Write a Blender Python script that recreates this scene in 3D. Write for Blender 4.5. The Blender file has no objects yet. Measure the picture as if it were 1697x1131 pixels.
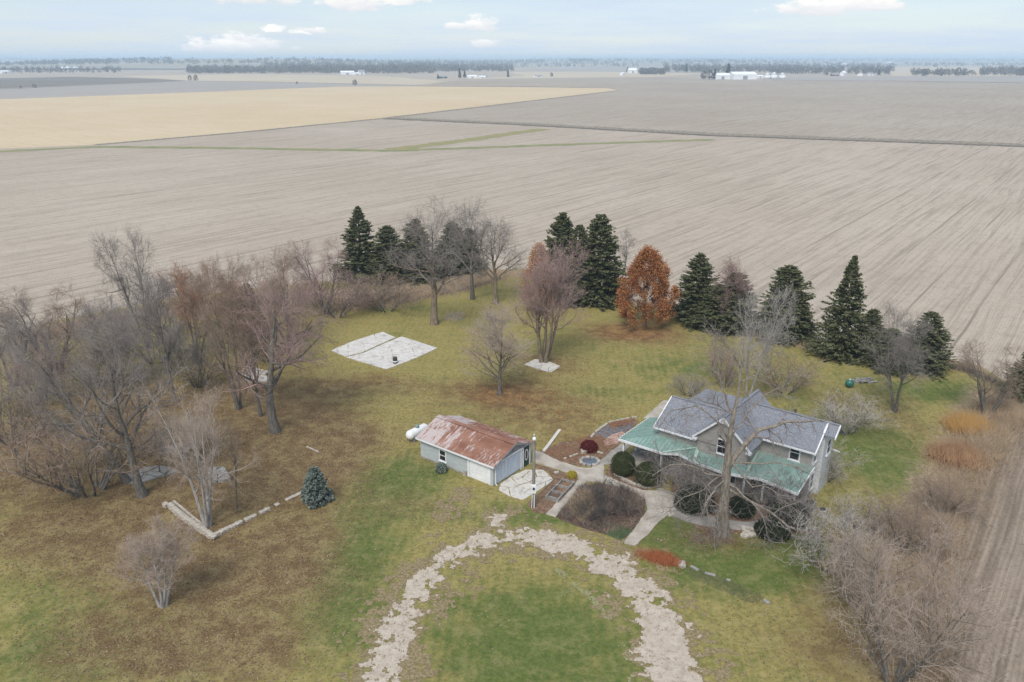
import bpy, math, random
import numpy as np

# ------------------------------------------------------------------ camera, world, sun, exposure
scene = bpy.context.scene
col = scene.collection
PW, PH = 1697.0, 1131.0          # photograph size in pixels
FPX, CAMH, HORY = 1320.0, 38.0, 97.0
PITCH = math.atan((PH / 2 - HORY) / FPX)
CP, SP = math.cos(PITCH), math.sin(PITCH)
cam_d = bpy.data.cameras.new('camera')
cam = bpy.data.objects.new('camera', cam_d)
col.objects.link(cam)
cam.location = (0, 0, CAMH)
cam.rotation_euler = (math.pi / 2 - PITCH, 0, 0)
cam_d.sensor_width = 36.0
cam_d.lens = FPX / PW * 36.0
cam_d.clip_start = 0.5
cam_d.clip_end = 60000.0
scene.camera = cam

SUN_EL, SUN_AZ = math.radians(52), math.radians(200)      # azimuth clockwise from +Y
world = bpy.data.worlds.new('World')
scene.world = world
world.use_nodes = True
wn, wl = world.node_tree.nodes, world.node_tree.links
wn.clear()
w_out = wn.new('ShaderNodeOutputWorld')
w_bg = wn.new('ShaderNodeBackground')
w_bg.inputs['Strength'].default_value = 1.0
wl.new(w_bg.outputs[0], w_out.inputs[0])
sky = wn.new('ShaderNodeTexSky')
sky.sky_type = 'NISHITA'
sky.sun_disc = False
sky.sun_elevation = SUN_EL
sky.sun_rotation = SUN_AZ
sky.air_density = 1.0
sky.dust_density = 0.3
sky.ozone_density = 1.0
SKY_STRENGTH = 0.075


def wmath(op, a, b=None, c=None, clamp=False):
    n = wn.new('ShaderNodeMath')
    n.operation = op
    n.use_clamp = clamp
    for i, v in enumerate((a, b, c)):
        if v is None:
            continue
        if isinstance(v, (int, float)):
            n.inputs[i].default_value = v
        else:
            wl.new(v, n.inputs[i])
    return n.outputs[0]


def wmix(fac, a, b):
    n = wn.new('ShaderNodeMix')
    n.data_type = 'RGBA'
    for s, v in ((0, fac), (6, a), (7, b)):
        if isinstance(v, (int, float)):
            n.inputs[s].default_value = v
        elif isinstance(v, tuple):
            n.inputs[s].default_value = (*v, 1)
        else:
            wl.new(v, n.inputs[s])
    return n.outputs[2]


tc = wn.new('ShaderNodeTexCoord')
sep = wn.new('ShaderNodeSeparateXYZ')
wl.new(tc.outputs['Generated'], sep.inputs[0])
# thin high veil: noise laid on a flat cloud deck (direction divided by its height)
zc = wmath('MAXIMUM', wmath('ADD', sep.outputs[2], 0.06), 0.02)
comb = wn.new('ShaderNodeCombineXYZ')
wl.new(wmath('DIVIDE', sep.outputs[0], zc), comb.inputs[0])
wl.new(wmath('DIVIDE', sep.outputs[1], zc), comb.inputs[1])


def wnoise(vec, scale, detail=6, rough=0.55, loc=(0, 0, 0), sc=(1, 1, 1)):
    mp = wn.new('ShaderNodeMapping')
    mp.inputs['Location'].default_value = loc
    mp.inputs['Scale'].default_value = sc
    wl.new(vec, mp.inputs[0])
    n = wn.new('ShaderNodeTexNoise')
    n.inputs['Scale'].default_value = scale
    n.inputs['Detail'].default_value = detail
    n.inputs['Roughness'].default_value = rough
    wl.new(mp.outputs[0], n.inputs['Vector'])
    return n.outputs[0]


def wramp(x, lo, hi):
    n = wn.new('ShaderNodeMapRange')
    n.interpolation_type = 'SMOOTHSTEP'
    n.inputs[1].default_value = lo
    n.inputs[2].default_value = hi
    wl.new(x, n.inputs[0])
    return n.outputs[0]


skyc = wn.new('ShaderNodeVectorMath')
skyc.operation = 'SCALE'
wl.new(sky.outputs[0], skyc.inputs[0])
skyc.inputs['Scale'].default_value = SKY_STRENGTH
veil = wramp(wnoise(comb.outputs[0], 0.35, 7, 0.6, (3.1, 1.7, 0)), 0.32, 0.72)
veil = wmath('MULTIPLY_ADD', veil, 0.45, 0.50)
c1 = wmix(veil, skyc.outputs[0], (0.405, 0.470, 0.570))
# small cumulus puffs: soft lobes at fixed directions, broken up by noise
PUFFS = [(418, 4, 62, 12), (590, 13, 46, 11), (672, 6, 34, 9), (400, 78, 66, 13), (345, 82, 34, 6), (452, 53, 18, 5),
         (512, 55, 26, 5), (796, 45, 26, 11), (800, 75, 22, 6), (760, 46, 20, 5), (1400, 18, 70, 13), (1350, 24, 52, 11), (1450, 22, 40, 8)]
pn = wnoise(tc.outputs['Generated'], 46, 9, 0.62, (0, 0, 0), (1, 1, 2.6))
total = None
shade = None
for (px, py, rx, ry) in PUFFS:
    az = math.atan2((px - PW / 2), FPX * CP + (PH / 2 - py) * SP)
    el = (HORY - py) / FPX * 0.90
    a_ = wmath('ARCTAN2', sep.outputs[0], sep.outputs[1])
    dx = wmath('DIVIDE', wmath('SUBTRACT', a_, az), rx * 1.2 / FPX)
    dz = wmath('DIVIDE', wmath('SUBTRACT', sep.outputs[2], el), ry * 1.45 / FPX)
    low = wmath('MULTIPLY', wmath('LESS_THAN', dz, -0.1), 1.0)        # flatter base
    dz2 = wmath('MULTIPLY', dz, wmath('MULTIPLY_ADD', low, 0.7, 1.0))
    r2 = wmath('ADD', wmath('MULTIPLY', dx, dx), wmath('MULTIPLY', dz2, dz2))
    g = wmath('SUBTRACT', 1.0, wmath('SQRT', r2))
    total = g if total is None else wmath('MAXIMUM', total, g)
    s_ = wmath('MULTIPLY', wmath('GREATER_THAN', g, -0.6), wmath('MULTIPLY_ADD', dz, 0.45, 0.55, clamp=True))
    shade = s_ if shade is None else wmath('MAXIMUM', shade, s_)
puff = wramp(wmath('ADD', total, wmath('MULTIPLY', wmath('SUBTRACT', pn, 0.5), 2.2)), -0.08, 0.42)
pcol = wmix(wmath('ADD', shade, wmath('MULTIPLY', wmath('SUBTRACT', pn, 0.5), 0.9), clamp=True), (0.40, 0.425, 0.475), (0.70, 0.675, 0.645))
c2 = wmix(wmath('MULTIPLY', puff, 0.97), c1, pcol)
wl.new(c2, w_bg.inputs[0])

sun_d = bpy.data.lights.new('sun', 'SUN')
sun = bpy.data.objects.new('sun', sun_d)
col.objects.link(sun)
sun_d.energy = 1.9
sun_d.angle = math.radians(26)
sun_d.color = (1.0, 0.965, 0.91)
sun.location = (0, 0, 200)
sun.rotation_euler = (math.pi / 2 - SUN_EL, 0, math.pi - SUN_AZ + 0)
scene.view_settings.view_transform = 'Standard'
scene.view_settings.look = 'None'
scene.view_settings.gamma = 1.0
scene.view_settings.use_curve_mapping = False
scene.view_settings.exposure = 0.72
scene.cycles.max_bounces = 6
scene.cycles.diffuse_bounces = 3
scene.cycles.volume_bounces = 1
scene.cycles.denoising_prefilter = 'NONE'
world.cycles.sampling_method = 'MANUAL'
world.cycles.sample_map_resolution = 512

# ------------------------------------------------------------------ helpers


def G(px, py, z=0.0):
    """ground point (at height z) seen at a pixel of the photograph"""
    x, y = (px - PW / 2) / FPX, -(py - PH / 2) / FPX
    d = (x, CP + y * SP, -SP + y * CP)
    t = (z - CAMH) / d[2]
    return d[0] * t, d[1] * t


def project(X, Y, Z):
    dz = Z - CAMH
    dep = Y * CP - dz * SP
    return PW / 2 + FPX * X / dep, PH / 2 - FPX * (Y * SP + dz * CP) / dep


def height_to(py, X, Y):
    lo, hi = 0.0, 40.0
    for _ in range(50):
        m = (lo + hi) / 2
        if project(X, Y, m)[1] > py:
            lo = m
        else:
            hi = m
    return lo


def depth(X, Y, Z=0.0):
    return Y * CP - (Z - CAMH) * SP


def tag(o, label=None, cat=None, group=None, kind=None):
    for k, v in (('label', label), ('category', cat), ('group', group), ('kind', kind)):
        if v:
            o[k] = v
    return o


def link(o, parent=None):
    col.objects.link(o)
    if parent is not None:
        o.parent = parent
    return o


def empty(name, loc, rz=0.0, scale=None):
    o = bpy.data.objects.new(name, None)
    o.empty_display_size = 0.3
    o.location = loc
    o.rotation_euler = (0, 0, rz)
    if scale is not None:
        o.scale = scale
    return link(o)


def np_mesh(name, verts, faces, mats=(), smooth=False):
    """verts (N,3), faces (M,k) arrays"""
    verts = np.asarray(verts, dtype=np.float32)
    faces = np.asarray(faces, dtype=np.int32)
    me = bpy.data.meshes.new(name)
    k = faces.shape[1]
    me.vertices.add(len(verts))
    me.vertices.foreach_set('co', verts.ravel())
    me.loops.add(faces.size)
    me.loops.foreach_set('vertex_index', faces.ravel())
    me.polygons.add(len(faces))
    me.polygons.foreach_set('loop_start', np.arange(0, faces.size, k, dtype=np.int32))
    if smooth:
        me.polygons.foreach_set('use_smooth', np.ones(len(faces), dtype=bool))
    me.update(calc_edges=True)
    for m in mats:
        me.materials.append(m)
    return me


def np_obj(name, verts, faces, mat, parent=None, smooth=False, loc=None):
    o = bpy.data.objects.new(name, np_mesh(name, verts, faces, [mat], smooth))
    if loc is not None:
        o.location = loc
    return link(o, parent)


class MB:
    """collects faces of ONE mesh"""

    def __init__(self):
        self.v, self.f = [], []

    def add(self, vs, fs):
        b = len(self.v)
        self.v += [tuple(p) for p in vs]
        self.f += [tuple(i + b for i in f) for f in fs]
        return self

    def box(self, x0, x1, y0, y1, z0, z1):
        return self.add([(x0, y0, z0), (x1, y0, z0), (x1, y1, z0), (x0, y1, z0), (x0, y0, z1), (x1, y0, z1), (x1, y1, z1), (x0, y1, z1)],
                        [(3, 2, 1, 0), (4, 5, 6, 7), (0, 1, 5, 4), (1, 2, 6, 5), (2, 3, 7, 6), (3, 0, 4, 7)])

    def prism(self, top, dz):
        """solid from a polygon of 3D points, thickened straight down by dz (or to z list)"""
        n = len(top)
        bot = [(p[0], p[1], p[2] - dz) for p in top]
        return self.add(list(top) + bot, [tuple(range(n)), tuple(range(2 * n - 1, n - 1, -1))] +
                        [(i, i + n, (i + 1) % n + n, (i + 1) % n) for i in range(n)])

    def bar(self, a, b, w, h):
        """box beam between two points, width w, height h hanging below the line"""
        a, b = np.array(a, float), np.array(b, float)
        d = b - a
        s = np.array([-d[1], d[0], 0.0])
        L = np.linalg.norm(s)
        s = s / L * w / 2 if L > 1e-6 else np.array([w / 2, 0, 0])
        u = np.array([0, 0, h]) if abs(d[2]) < 0.98 * np.linalg.norm(d) else np.array([0, h, 0])
        p = [a - s - u, a + s - u, b + s - u, b - s - u, a - s, a + s, b + s, b - s]
        return self.add(p, [(3, 2, 1, 0), (4, 5, 6, 7), (0, 1, 5, 4), (1, 2, 6, 5), (2, 3, 7, 6), (3, 0, 4, 7)])

    def lathe(self, prof, n=16, c=(0, 0, 0), axis='z'):
        b = len(self.v)
        for (r, z) in prof:
            for i in range(n):
                a = 2 * math.pi * i / n
                p = (r * math.cos(a), r * math.sin(a), z)
                if axis == 'y':
                    p = (p[0], p[2], p[1])
                if axis == 'x':
                    p = (p[2], p[0], p[1])
                self.v.append((p[0] + c[0], p[1] + c[1], p[2] + c[2]))
        m = len(prof)
        for j in range(m - 1):
            for i in range(n):
                k = (i + 1) % n
                self.f.append((b + j * n + i, b + j * n + k, b + (j + 1) * n + k, b + (j + 1) * n + i))
        self.f.append(tuple(b + i for i in range(n - 1, -1, -1)))
        self.f.append(tuple(b + (m - 1) * n + i for i in range(n)))
        return self

    def tube(self, pts, rad, n=8):
        V, F = tubes(np.array([pts], float), np.array([rad], float), n)
        return self.add(V.tolist(), F.tolist())

    def build(self, name, mat, parent=None, smooth=False, loc=None, rz=None):
        me = bpy.data.meshes.new(name)
        me.from_pydata(self.v, [], self.f)
        me.materials.append(mat)
        if smooth:
            me.polygons.foreach_set('use_smooth', [True] * len(me.polygons))
        me.update()
        o = bpy.data.objects.new(name, me)
        if loc is not None:
            o.location = loc
        if rz is not None:
            o.rotation_euler = (0, 0, rz)
        return link(o, parent)


def tubes(pts, rad, sides=5):
    """pts (N,S,3), rad (N,S) -> verts, quad faces of N tubes"""
    N, S, _ = pts.shape
    t = np.empty_like(pts)
    t[:, 1:-1] = pts[:, 2:] - pts[:, :-2]
    t[:, 0] = pts[:, 1] - pts[:, 0]
    t[:, -1] = pts[:, -1] - pts[:, -2]
    t /= np.linalg.norm(t, axis=2, keepdims=True) + 1e-9
    ref = np.where(np.abs(t[:, :1, 2:3]) < 0.9, np.array([0, 0, 1.0]), np.array([1.0, 0, 0]))
    ref = np.broadcast_to(ref, pts.shape)
    a = np.cross(t, ref)
    a /= np.linalg.norm(a, axis=2, keepdims=True) + 1e-9
    b = np.cross(t, a)
    ang = np.arange(sides) * 2 * np.pi / sides
    ring = a[:, :, None, :] * np.cos(ang)[None, None, :, None] + b[:, :, None, :] * np.sin(ang)[None, None, :, None]
    V = pts[:, :, None, :] + ring * rad[:, :, None, None]
    idx = np.arange(N * S * sides).reshape(N, S, sides)
    i0 = idx[:, :-1, :]
    i1 = idx[:, 1:, :]
    F = np.stack([i0, np.roll(i0, -1, 2), np.roll(i1, -1, 2), i1], axis=-1).reshape(-1, 4)
    return V.reshape(-1, 3), F


def cones(p0, p1, r, sides=3):
    """N three-sided spikes -> verts, triangle faces"""
    N = len(p0)
    t = p1 - p0
    t = t / (np.linalg.norm(t, axis=1, keepdims=True) + 1e-9)
    ref = np.where(np.abs(t[:, 2:3]) < 0.9, np.array([0, 0, 1.0]), np.array([1.0, 0, 0]))
    a = np.cross(t, ref)
    a /= np.linalg.norm(a, axis=1, keepdims=True) + 1e-9
    b = np.cross(t, a)
    ang = np.arange(sides) * 2 * np.pi / sides
    ring = a[:, None] * np.cos(ang)[None, :, None] + b[:, None] * np.sin(ang)[None, :, None]
    base = p0[:, None] + ring * np.asarray(r).reshape(-1, 1, 1)
    V = np.concatenate([base, p1[:, None]], axis=1)
    idx = np.arange(N * (sides + 1)).reshape(N, sides + 1)
    F = np.stack([np.stack([idx[:, i], idx[:, (i + 1) % sides], idx[:, sides]], -1) for i in range(sides)], 1).reshape(-1, 3)
    return V.reshape(-1, 3), F


# ------------------------------------------------------------------ materials
MATS = {}


class NT:
    """small wrapper to write node trees"""

    def __init__(self, name, rough=0.9, spec=0.2):
        self.m = bpy.data.materials.new(name)
        self.m.use_nodes = True
        self.n, self.l = self.m.node_tree.nodes, self.m.node_tree.links
        self.b = self.n['Principled BSDF']
        self.b.inputs['Roughness'].default_value = rough
        self.b.inputs['Specular IOR Level'].default_value = spec
        self._tc = None

    def put(self, sock, v):
        if isinstance(v, (int, float)):
            sock.default_value = v
        elif isinstance(v, tuple):
            sock.default_value = (*v, 1) if len(v) == 3 and sock.type == 'RGBA' else v
        else:
            self.l.new(v, sock)

    def coord(self, which='Object'):
        if self._tc is None:
            self._tc = self.n.new('ShaderNodeTexCoord')
        return self._tc.outputs[which]

    def pos(self):
        return self.n.new('ShaderNodeNewGeometry').outputs['Position']

    def mapping(self, vec, loc=(0, 0, 0), rot=(0, 0, 0), sc=(1, 1, 1)):
        mp = self.n.new('ShaderNodeMapping')
        mp.inputs['Location'].default_value = loc
        mp.inputs['Rotation'].default_value = rot
        mp.inputs['Scale'].default_value = sc
        self.l.new(vec, mp.inputs[0])
        return mp.outputs[0]

    def noise(self, vec, scale, detail=4, rough=0.55, dist=0.0):
        n = self.n.new('ShaderNodeTexNoise')
        n.inputs['Scale'].default_value = scale
        n.inputs['Detail'].default_value = detail
        n.inputs['Roughness'].default_value = rough
        n.inputs['Distortion'].default_value = dist
        self.l.new(vec, n.inputs['Vector'])
        return n.outputs[0]

    def wave(self, vec, scale, dist=0.0, direction='X', dscale=1.0, profile='SIN'):
        n = self.n.new('ShaderNodeTexWave')
        n.bands_direction = direction
        n.wave_profile = profile
        n.inputs['Scale'].default_value = scale
        n.inputs['Distortion'].default_value = dist
        n.inputs['Detail'].default_value = 2
        n.inputs['Detail Scale'].default_value = dscale
        self.l.new(vec, n.inputs['Vector'])
        return n.outputs['Fac']

    def voronoi(self, vec, scale, feature='F1', out='Distance'):
        n = self.n.new('ShaderNodeTexVoronoi')
        n.feature = feature
        n.inputs['Scale'].default_value = scale
        self.l.new(vec, n.inputs['Vector'])
        return n.outputs[out]

    def ramp(self, x, lo, hi, a=0.0, b=1.0):
        n = self.n.new('ShaderNodeMapRange')
        n.interpolation_type = 'SMOOTHSTEP'
        for i, v in ((1, lo), (2, hi), (3, a), (4, b)):
            n.inputs[i].default_value = v
        self.put(n.inputs[0], x)
        return n.outputs[0]

    def math(self, op, a, b=0.0, clamp=False):
        n = self.n.new('ShaderNodeMath')
        n.operation = op
        n.use_clamp = clamp
        self.put(n.inputs[0], a)
        self.put(n.inputs[1], b)
        return n.outputs[0]

    def mix(self, fac, a, b, mode='MIX'):
        n = self.n.new('ShaderNodeMix')
        n.data_type = 'RGBA'
        n.blend_type = mode
        self.put(n.inputs[0], fac)
        self.put(n.inputs[6], a)
        self.put(n.inputs[7], b)
        return n.outputs[2]

    def cramp(self, x, stops):
        n = self.n.new('ShaderNodeValToRGB')
        e = n.color_ramp.elements
        while len(e) < len(stops):
            e.new(0.5)
        for el, (p, c) in zip(e, stops):
            el.position = p
            el.color = (*c, 1)
        self.put(n.inputs[0], x)
        return n.outputs[0]

    def attr(self, name):
        n = self.n.new('ShaderNodeAttribute')
        n.attribute_name = name
        return n

    def bump(self, h, strength=0.5, dist=0.05):
        n = self.n.new('ShaderNodeBump')
        n.inputs['Strength'].default_value = strength
        n.inputs['Distance'].default_value = dist
        self.l.new(h, n.inputs['Height'])
        self.l.new(n.outputs[0], self.b.inputs['Normal'])

    def done(self, color):
        self.put(self.b.inputs['Base Color'], color)
        MATS[self.m.name] = self.m
        return self.m


def simple(name, c1, c2=None, scale=4.0, rough=0.85, bump=0.0, spec=0.2, sc=(1, 1, 1), detail=5, lo=0.35, hi=0.65):
    t = NT(name, rough, spec)
    if c2 is None:
        c2 = tuple(x * 0.8 for x in c1)
    n = t.noise(t.mapping(t.coord(), sc=sc), scale, detail, 0.6)
    if bump:
        t.bump(n, bump, 0.02)
    return t.done(t.mix(t.ramp(n, lo, hi), c2, c1))


TH = math.radians(-38)            # the farm's building grid
ROW = math.radians(53)            # direction of the crop rows


def field_mat(name, base, dark, light, row_w=0.76, track=18.0, row_rot=ROW, contrast=0.5, patch=0.012):
    t = NT(name, 0.95, 0.1)
    p = t.pos()
    r = t.mapping(p, rot=(0, 0, -row_rot))            # x along the rows, y across
    warp = t.noise(t.mapping(r, sc=(0.02, 0.02, 1)), 1.0, 3)
    wn_ = t.n.new('ShaderNodeVectorMath')
    wn_.operation = 'MULTIPLY_ADD'
    cmb = t.n.new('ShaderNodeCombineXYZ')
    t.put(cmb.inputs[1], t.math('MULTIPLY', t.math('SUBTRACT', warp, 0.5), 1.6))
    va = t.n.new('ShaderNodeVectorMath')
    va.operation = 'ADD'
    t.l.new(r, va.inputs[0])
    t.l.new(cmb.outputs[0], va.inputs[1])
    r2 = va.outputs[0]
    rows = t.wave(r2, math.pi / row_w / 10.0 * 2.0, 0.6, 'Y', 0.6)
    streak = t.noise(t.mapping(r2, sc=(0.03, 0.9, 1)), 1.0, 6, 0.7)        # streaks along the rows
    track1 = t.noise(t.mapping(r2, sc=(0.004, 0.16, 1)), 1.0, 3, 0.6)
    track2 = t.noise(t.mapping(r2, sc=(0.012, 0.42, 1), loc=(5, 0, 0)), 1.0, 2, 0.5)
    patchn = t.noise(p, patch, 5, 0.6)
    fine = t.noise(p, 2.6, 6, 0.75)
    med = t.noise(p, 0.35, 5, 0.7)
    c = t.mix(t.ramp(patchn, 0.35, 0.68), base, light)
    c = t.mix(t.math('MULTIPLY', t.ramp(streak, 0.42, 0.75), contrast), c, dark)
    c = t.mix(t.math('MULTIPLY', t.ramp(t.math('ABSOLUTE', t.math('SUBTRACT', track1, 0.52)), 0.0, 0.022, 1, 0), 0.75 * contrast), c, dark)
    c = t.mix(t.math('MULTIPLY', t.ramp(t.math('ABSOLUTE', t.math('SUBTRACT', track2, 0.5)), 0.0, 0.02, 1, 0), 0.5 * contrast), c, dark)
    c = t.mix(t.math('MULTIPLY', t.ramp(rows, 0.2, 0.9, 0, 1), 0.30 * contrast), c, dark)
    s3 = t.n.new('ShaderNodeSeparateXYZ')
    t.l.new(r2, s3.inputs[0])
    for per, wd, amt, lo_ in ((4.57, 0.24, 0.55, 0.47), (9.14, 0.36, 1.0, 0.44)):
        fr = t.math('ABSOLUTE', t.math('SUBTRACT', t.math('FRACT', t.math('DIVIDE', s3.outputs[1], per)), 0.5))
        ln_ = t.ramp(fr, 0.0, wd / per, 1, 0)
        gate = t.ramp(t.noise(t.mapping(r2, sc=(0.011, 0.21, 1), loc=(per, 0, 0)), 1.0, 3, 0.6), lo_, lo_ + 0.14)
        c = t.mix(t.math('MULTIPLY', t.math('MULTIPLY', ln_, gate), amt * min(1.0, contrast * 1.5)), c, tuple(x * 0.85 for x in dark))
    c = t.mix(t.math('MULTIPLY', t.ramp(med, 0.45, 0.75), 0.35), c, dark)
    c = t.mix(t.math('MULTIPLY', t.ramp(fine, 0.50, 0.72), 0.55), c, tuple(x * 0.62 for x in dark))
    c = t.mix(t.math('MULTIPLY', t.ramp(fine, 0.30, 0.46, 1, 0), 0.30), c, tuple(min(1, x * 1.25) for x in light))
    h = t.math('ADD', t.math('MULTIPLY', rows, 0.5), t.math('MULTIPLY', fine, 0.8))
    t.bump(h, 0.35, 0.12)
    return t.done(c)


def edge_noise(rng, n):
    return rng.uniform(-1, 1, n)


def poly_inside(poly, X, Y):
    inside = np.zeros(X.shape, bool)
    n = len(poly)
    for i in range(n):
        x0, y0 = poly[i]
        x1, y1 = poly[(i + 1) % n]
        c = ((y0 > Y) != (y1 > Y)) & (X < (x1 - x0) * (Y - y0) / (y1 - y0 + 1e-12) + x0)
        inside ^= c
    return inside


def dist_polyline(pts, X, Y):
    d = np.full(X.shape, 1e9)
    tt = np.zeros(X.shape)
    acc = 0.0
    for (x0, y0), (x1, y1) in zip(pts[:-1], pts[1:]):
        dx, dy = x1 - x0, y1 - y0
        L2 = dx * dx + dy * dy
        s = np.clip(((X - x0) * dx + (Y - y0) * dy) / L2, 0, 1)
        dd = np.hypot(X - x0 - s * dx, Y - y0 - s * dy)
        m = dd < d
        d = np.where(m, dd, d)
        tt = np.where(m, acc + s * math.sqrt(L2), tt)
        acc += math.sqrt(L2)
    return d, tt


def vnoise(X, Y, scale, seed=0, octaves=4):
    """cheap value noise on numpy arrays, 0..1"""
    out = np.zeros(X.shape)
    amp, tot = 1.0, 0.0
    for o in range(octaves):
        s = scale * 2 ** o
        x, y = X * s + seed * 17.3 + o * 31.7, Y * s + seed * 9.1 + o * 11.9
        xi, yi = np.floor(x), np.floor(y)
        fx, fy = x - xi, y - yi
        fx, fy = fx * fx * (3 - 2 * fx), fy * fy * (3 - 2 * fy)

        def h(a, b):
            v = np.sin(a * 127.1 + b * 311.7 + seed * 3.3) * 43758.5453
            return v - np.floor(v)
        n = (h(xi, yi) * (1 - fx) + h(xi + 1, yi) * fx) * (1 - fy) + (h(xi, yi + 1) * (1 - fx) + h(xi + 1, yi + 1) * fx) * fy
        out += n * amp
        tot += amp
        amp *= 0.55
    return out / tot

# ------------------------------------------------------------------ ground, fields
rng0 = np.random.default_rng(7)
M_FIELD = field_mat('stubble_field', (0.445, 0.372, 0.292), (0.225, 0.182, 0.14), (0.50, 0.425, 0.342), contrast=0.55)
M_FIELD2 = field_mat('tilled_field', (0.40, 0.335, 0.262), (0.22, 0.182, 0.14), (0.45, 0.385, 0.31), contrast=0.65, patch=0.006)
M_GOLD = field_mat('corn_stubble', (0.58, 0.455, 0.29), (0.41, 0.31, 0.19), (0.62, 0.50, 0.34), contrast=0.4, row_rot=ROW - math.pi / 2, patch=0.008)
M_GREYF = field_mat('grey_field', (0.36, 0.325, 0.285), (0.26, 0.23, 0.20), (0.40, 0.36, 0.32), contrast=0.4, patch=0.004)
M_DARKF = field_mat('dark_field', (0.20, 0.18, 0.15), (0.13, 0.115, 0.095), (0.24, 0.21, 0.18), contrast=0.4, patch=0.004)
M_PALEF = field_mat('pale_field', (0.50, 0.42, 0.30), (0.38, 0.31, 0.22), (0.55, 0.46, 0.35), contrast=0.35, patch=0.004)

S = 15000.0
o = np_obj('ground', [(-S, -400, -0.05), (S, -400, -0.05), (S, S, -0.05), (-S, S, -0.05)], [(0, 1, 2, 3)], M_FIELD)
tag(o, 'wide harvested stubble field reaching to the horizon', 'field', kind='structure')

FIELDS = [  # pixel outline, material, z, label
    ([(-900, 262), (0, 247), (160, 240), (400, 219), (640, 196), (1025, 150), (1000, 146), (700, 143.5), (560, 144), (330, 153), (0, 165), (-900, 185)], M_GOLD, 0.02, 'golden corn stubble field left of the ditch'),
    ([(645, 196), (1025, 151), (1010, 146), (700, 143), (760, 132), (1100, 128), (1260, 134), (1480, 135), (1697, 138), (2800, 146), (2800, 290), (1697, 239), (1180, 222), (870, 205)], M_FIELD2, 0.03, 'brown tilled field beyond the ditch'),
    ([(-900, 186), (0, 165), (330, 153), (560, 144), (700, 143.3), (690, 141.5), (450, 136), (310, 134.5), (0, 147), (-900, 165)], M_GREYF, 0.03, 'grey fallow field behind the golden stubble'),
    ([(-900, 165), (0, 147), (310, 134.3), (260, 131), (120, 127.5), (0, 130), (-900, 134)], M_DARKF, 0.05, 'dark brown field at far left'),
    ([(312, 134.2), (450, 135.8), (690, 141.3), (740, 135), (640, 127), (420, 123), (190, 126), (262, 130.8)], M_PALEF, 0.06, 'pale straw field beyond the grey one'),
    ([(765, 131.6), (1100, 127.6), (1170, 122), (1000, 119), (840, 120), (870, 126)], M_PALEF, 0.10, 'pale straw field behind the tilled field'),
    ([(1260, 133.6), (1480, 134.6), (1697, 137.5), (2600, 141), (2600, 128), (1500, 127), (1300, 128)], M_GREYF, 0.10, 'grey strip of field behind the white barns'),
    ([(200, 117), (420, 115.5), (420, 106), (200, 106.5)], M_GREYF, 0.3, 'pale grey field near the left horizon'),
    ([(1480, 126.5), (2400, 127), (2400, 112), (1450, 112), (1470, 118)], M_PALEF, 0.2, 'pale field near the right horizon'),
    ([(1000, 118.5), (1180, 121), (1200, 112), (960, 110), (860, 116)], M_GREYF, 0.25, 'grey field near the middle horizon'),
]
M_ROUGH = field_mat('rough_corn_stubble', (0.30, 0.235, 0.175), (0.13, 0.10, 0.072), (0.36, 0.29, 0.225), contrast=0.8, patch=0.05)
FIELDS.append(([(1572, 1135), (1585, 950), (1600, 850), (1640, 740), (1690, 668), (1780, 690), (2100, 800), (2300, 1135), (2300, 1500), (1540, 1500)], M_ROUGH, 0.01, 'rough brown corn stubble along the right border'))
for pts, m, z, lab in FIELDS:
    g = [(*G(px, py), z - 0.05) for px, py in pts]
    tag(MB().add(g, [tuple(range(len(g)))]).build('field', m), lab, 'field', kind='structure')


def strip(name, pts, w, mat, z, label, kind='structure', cat='ditch'):
    """ribbon on the ground along pixel points, width(s) in metres, with uneven edges"""
    g = [np.array(G(px, py)) for px, py in pts]
    P, T = [], []
    for a, b in zip(g[:-1], g[1:]):
        n = max(2, int(np.linalg.norm(b - a) / 3))
        for i in range(n):
            P.append(a + (b - a) * i / n)
    P.append(g[-1])
    P = np.array(P)
    d = np.gradient(P, axis=0)
    nrm = np.stack([-d[:, 1], d[:, 0]], 1)
    nrm /= np.linalg.norm(nrm, axis=1, keepdims=True)
    r = rng0.uniform(0.75, 1.25, (len(P), 2))
    A = P + nrm * (w / 2 * r[:, :1])
    B = P - nrm * (w / 2 * r[:, 1:])
    V = np.concatenate([np.c_[A, np.full(len(A), z)], np.c_[B, np.full(len(B), z)]])
    n = len(P)
    F = [(i, i + n, i + n + 1, i + 1) for i in range(n - 1)]
    return tag(np_obj(name, V, F, mat), label, cat, kind=kind)


M_DITCH = simple('ditch_soil', (0.19, 0.16, 0.125), (0.085, 0.072, 0.058), 0.4, 0.95, detail=8)
M_DITCH2 = simple('ditch_weeds', (0.34, 0.29, 0.22), (0.15, 0.125, 0.095), 0.6, 0.95, detail=8)
M_STRIPG = simple('strip_grass', (0.24, 0.235, 0.10), (0.30, 0.25, 0.12), 0.15, 0.95, detail=8)
M_STRIPG2 = simple('strip_grass_green', (0.19, 0.215, 0.085), (0.27, 0.25, 0.12), 0.12, 0.95, detail=8)
strip('ditch_bank', [(640, 196), (870, 206), (1180, 223), (1697, 241), (2300, 262)], 19, M_DITCH2, 0.0, 'weedy bank of the ditch crossing the fields')
strip('ditch', [(640, 197), (870, 207.5), (1180, 225), (1697, 243), (2300, 264)], 5.5, M_DITCH, 0.02, 'dark ditch line crossing the fields to the right')
strip('field_margin', [(160, 240), (400, 219.5), (640, 196)], 5.5, M_DITCH2, 0.02, 'weedy margin between golden stubble and grey field')
strip('field_margin', [(640, 196), (850, 171), (1025, 150.5)], 7, M_DITCH2, 0.03, 'weedy margin between golden stubble and tilled field')
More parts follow.
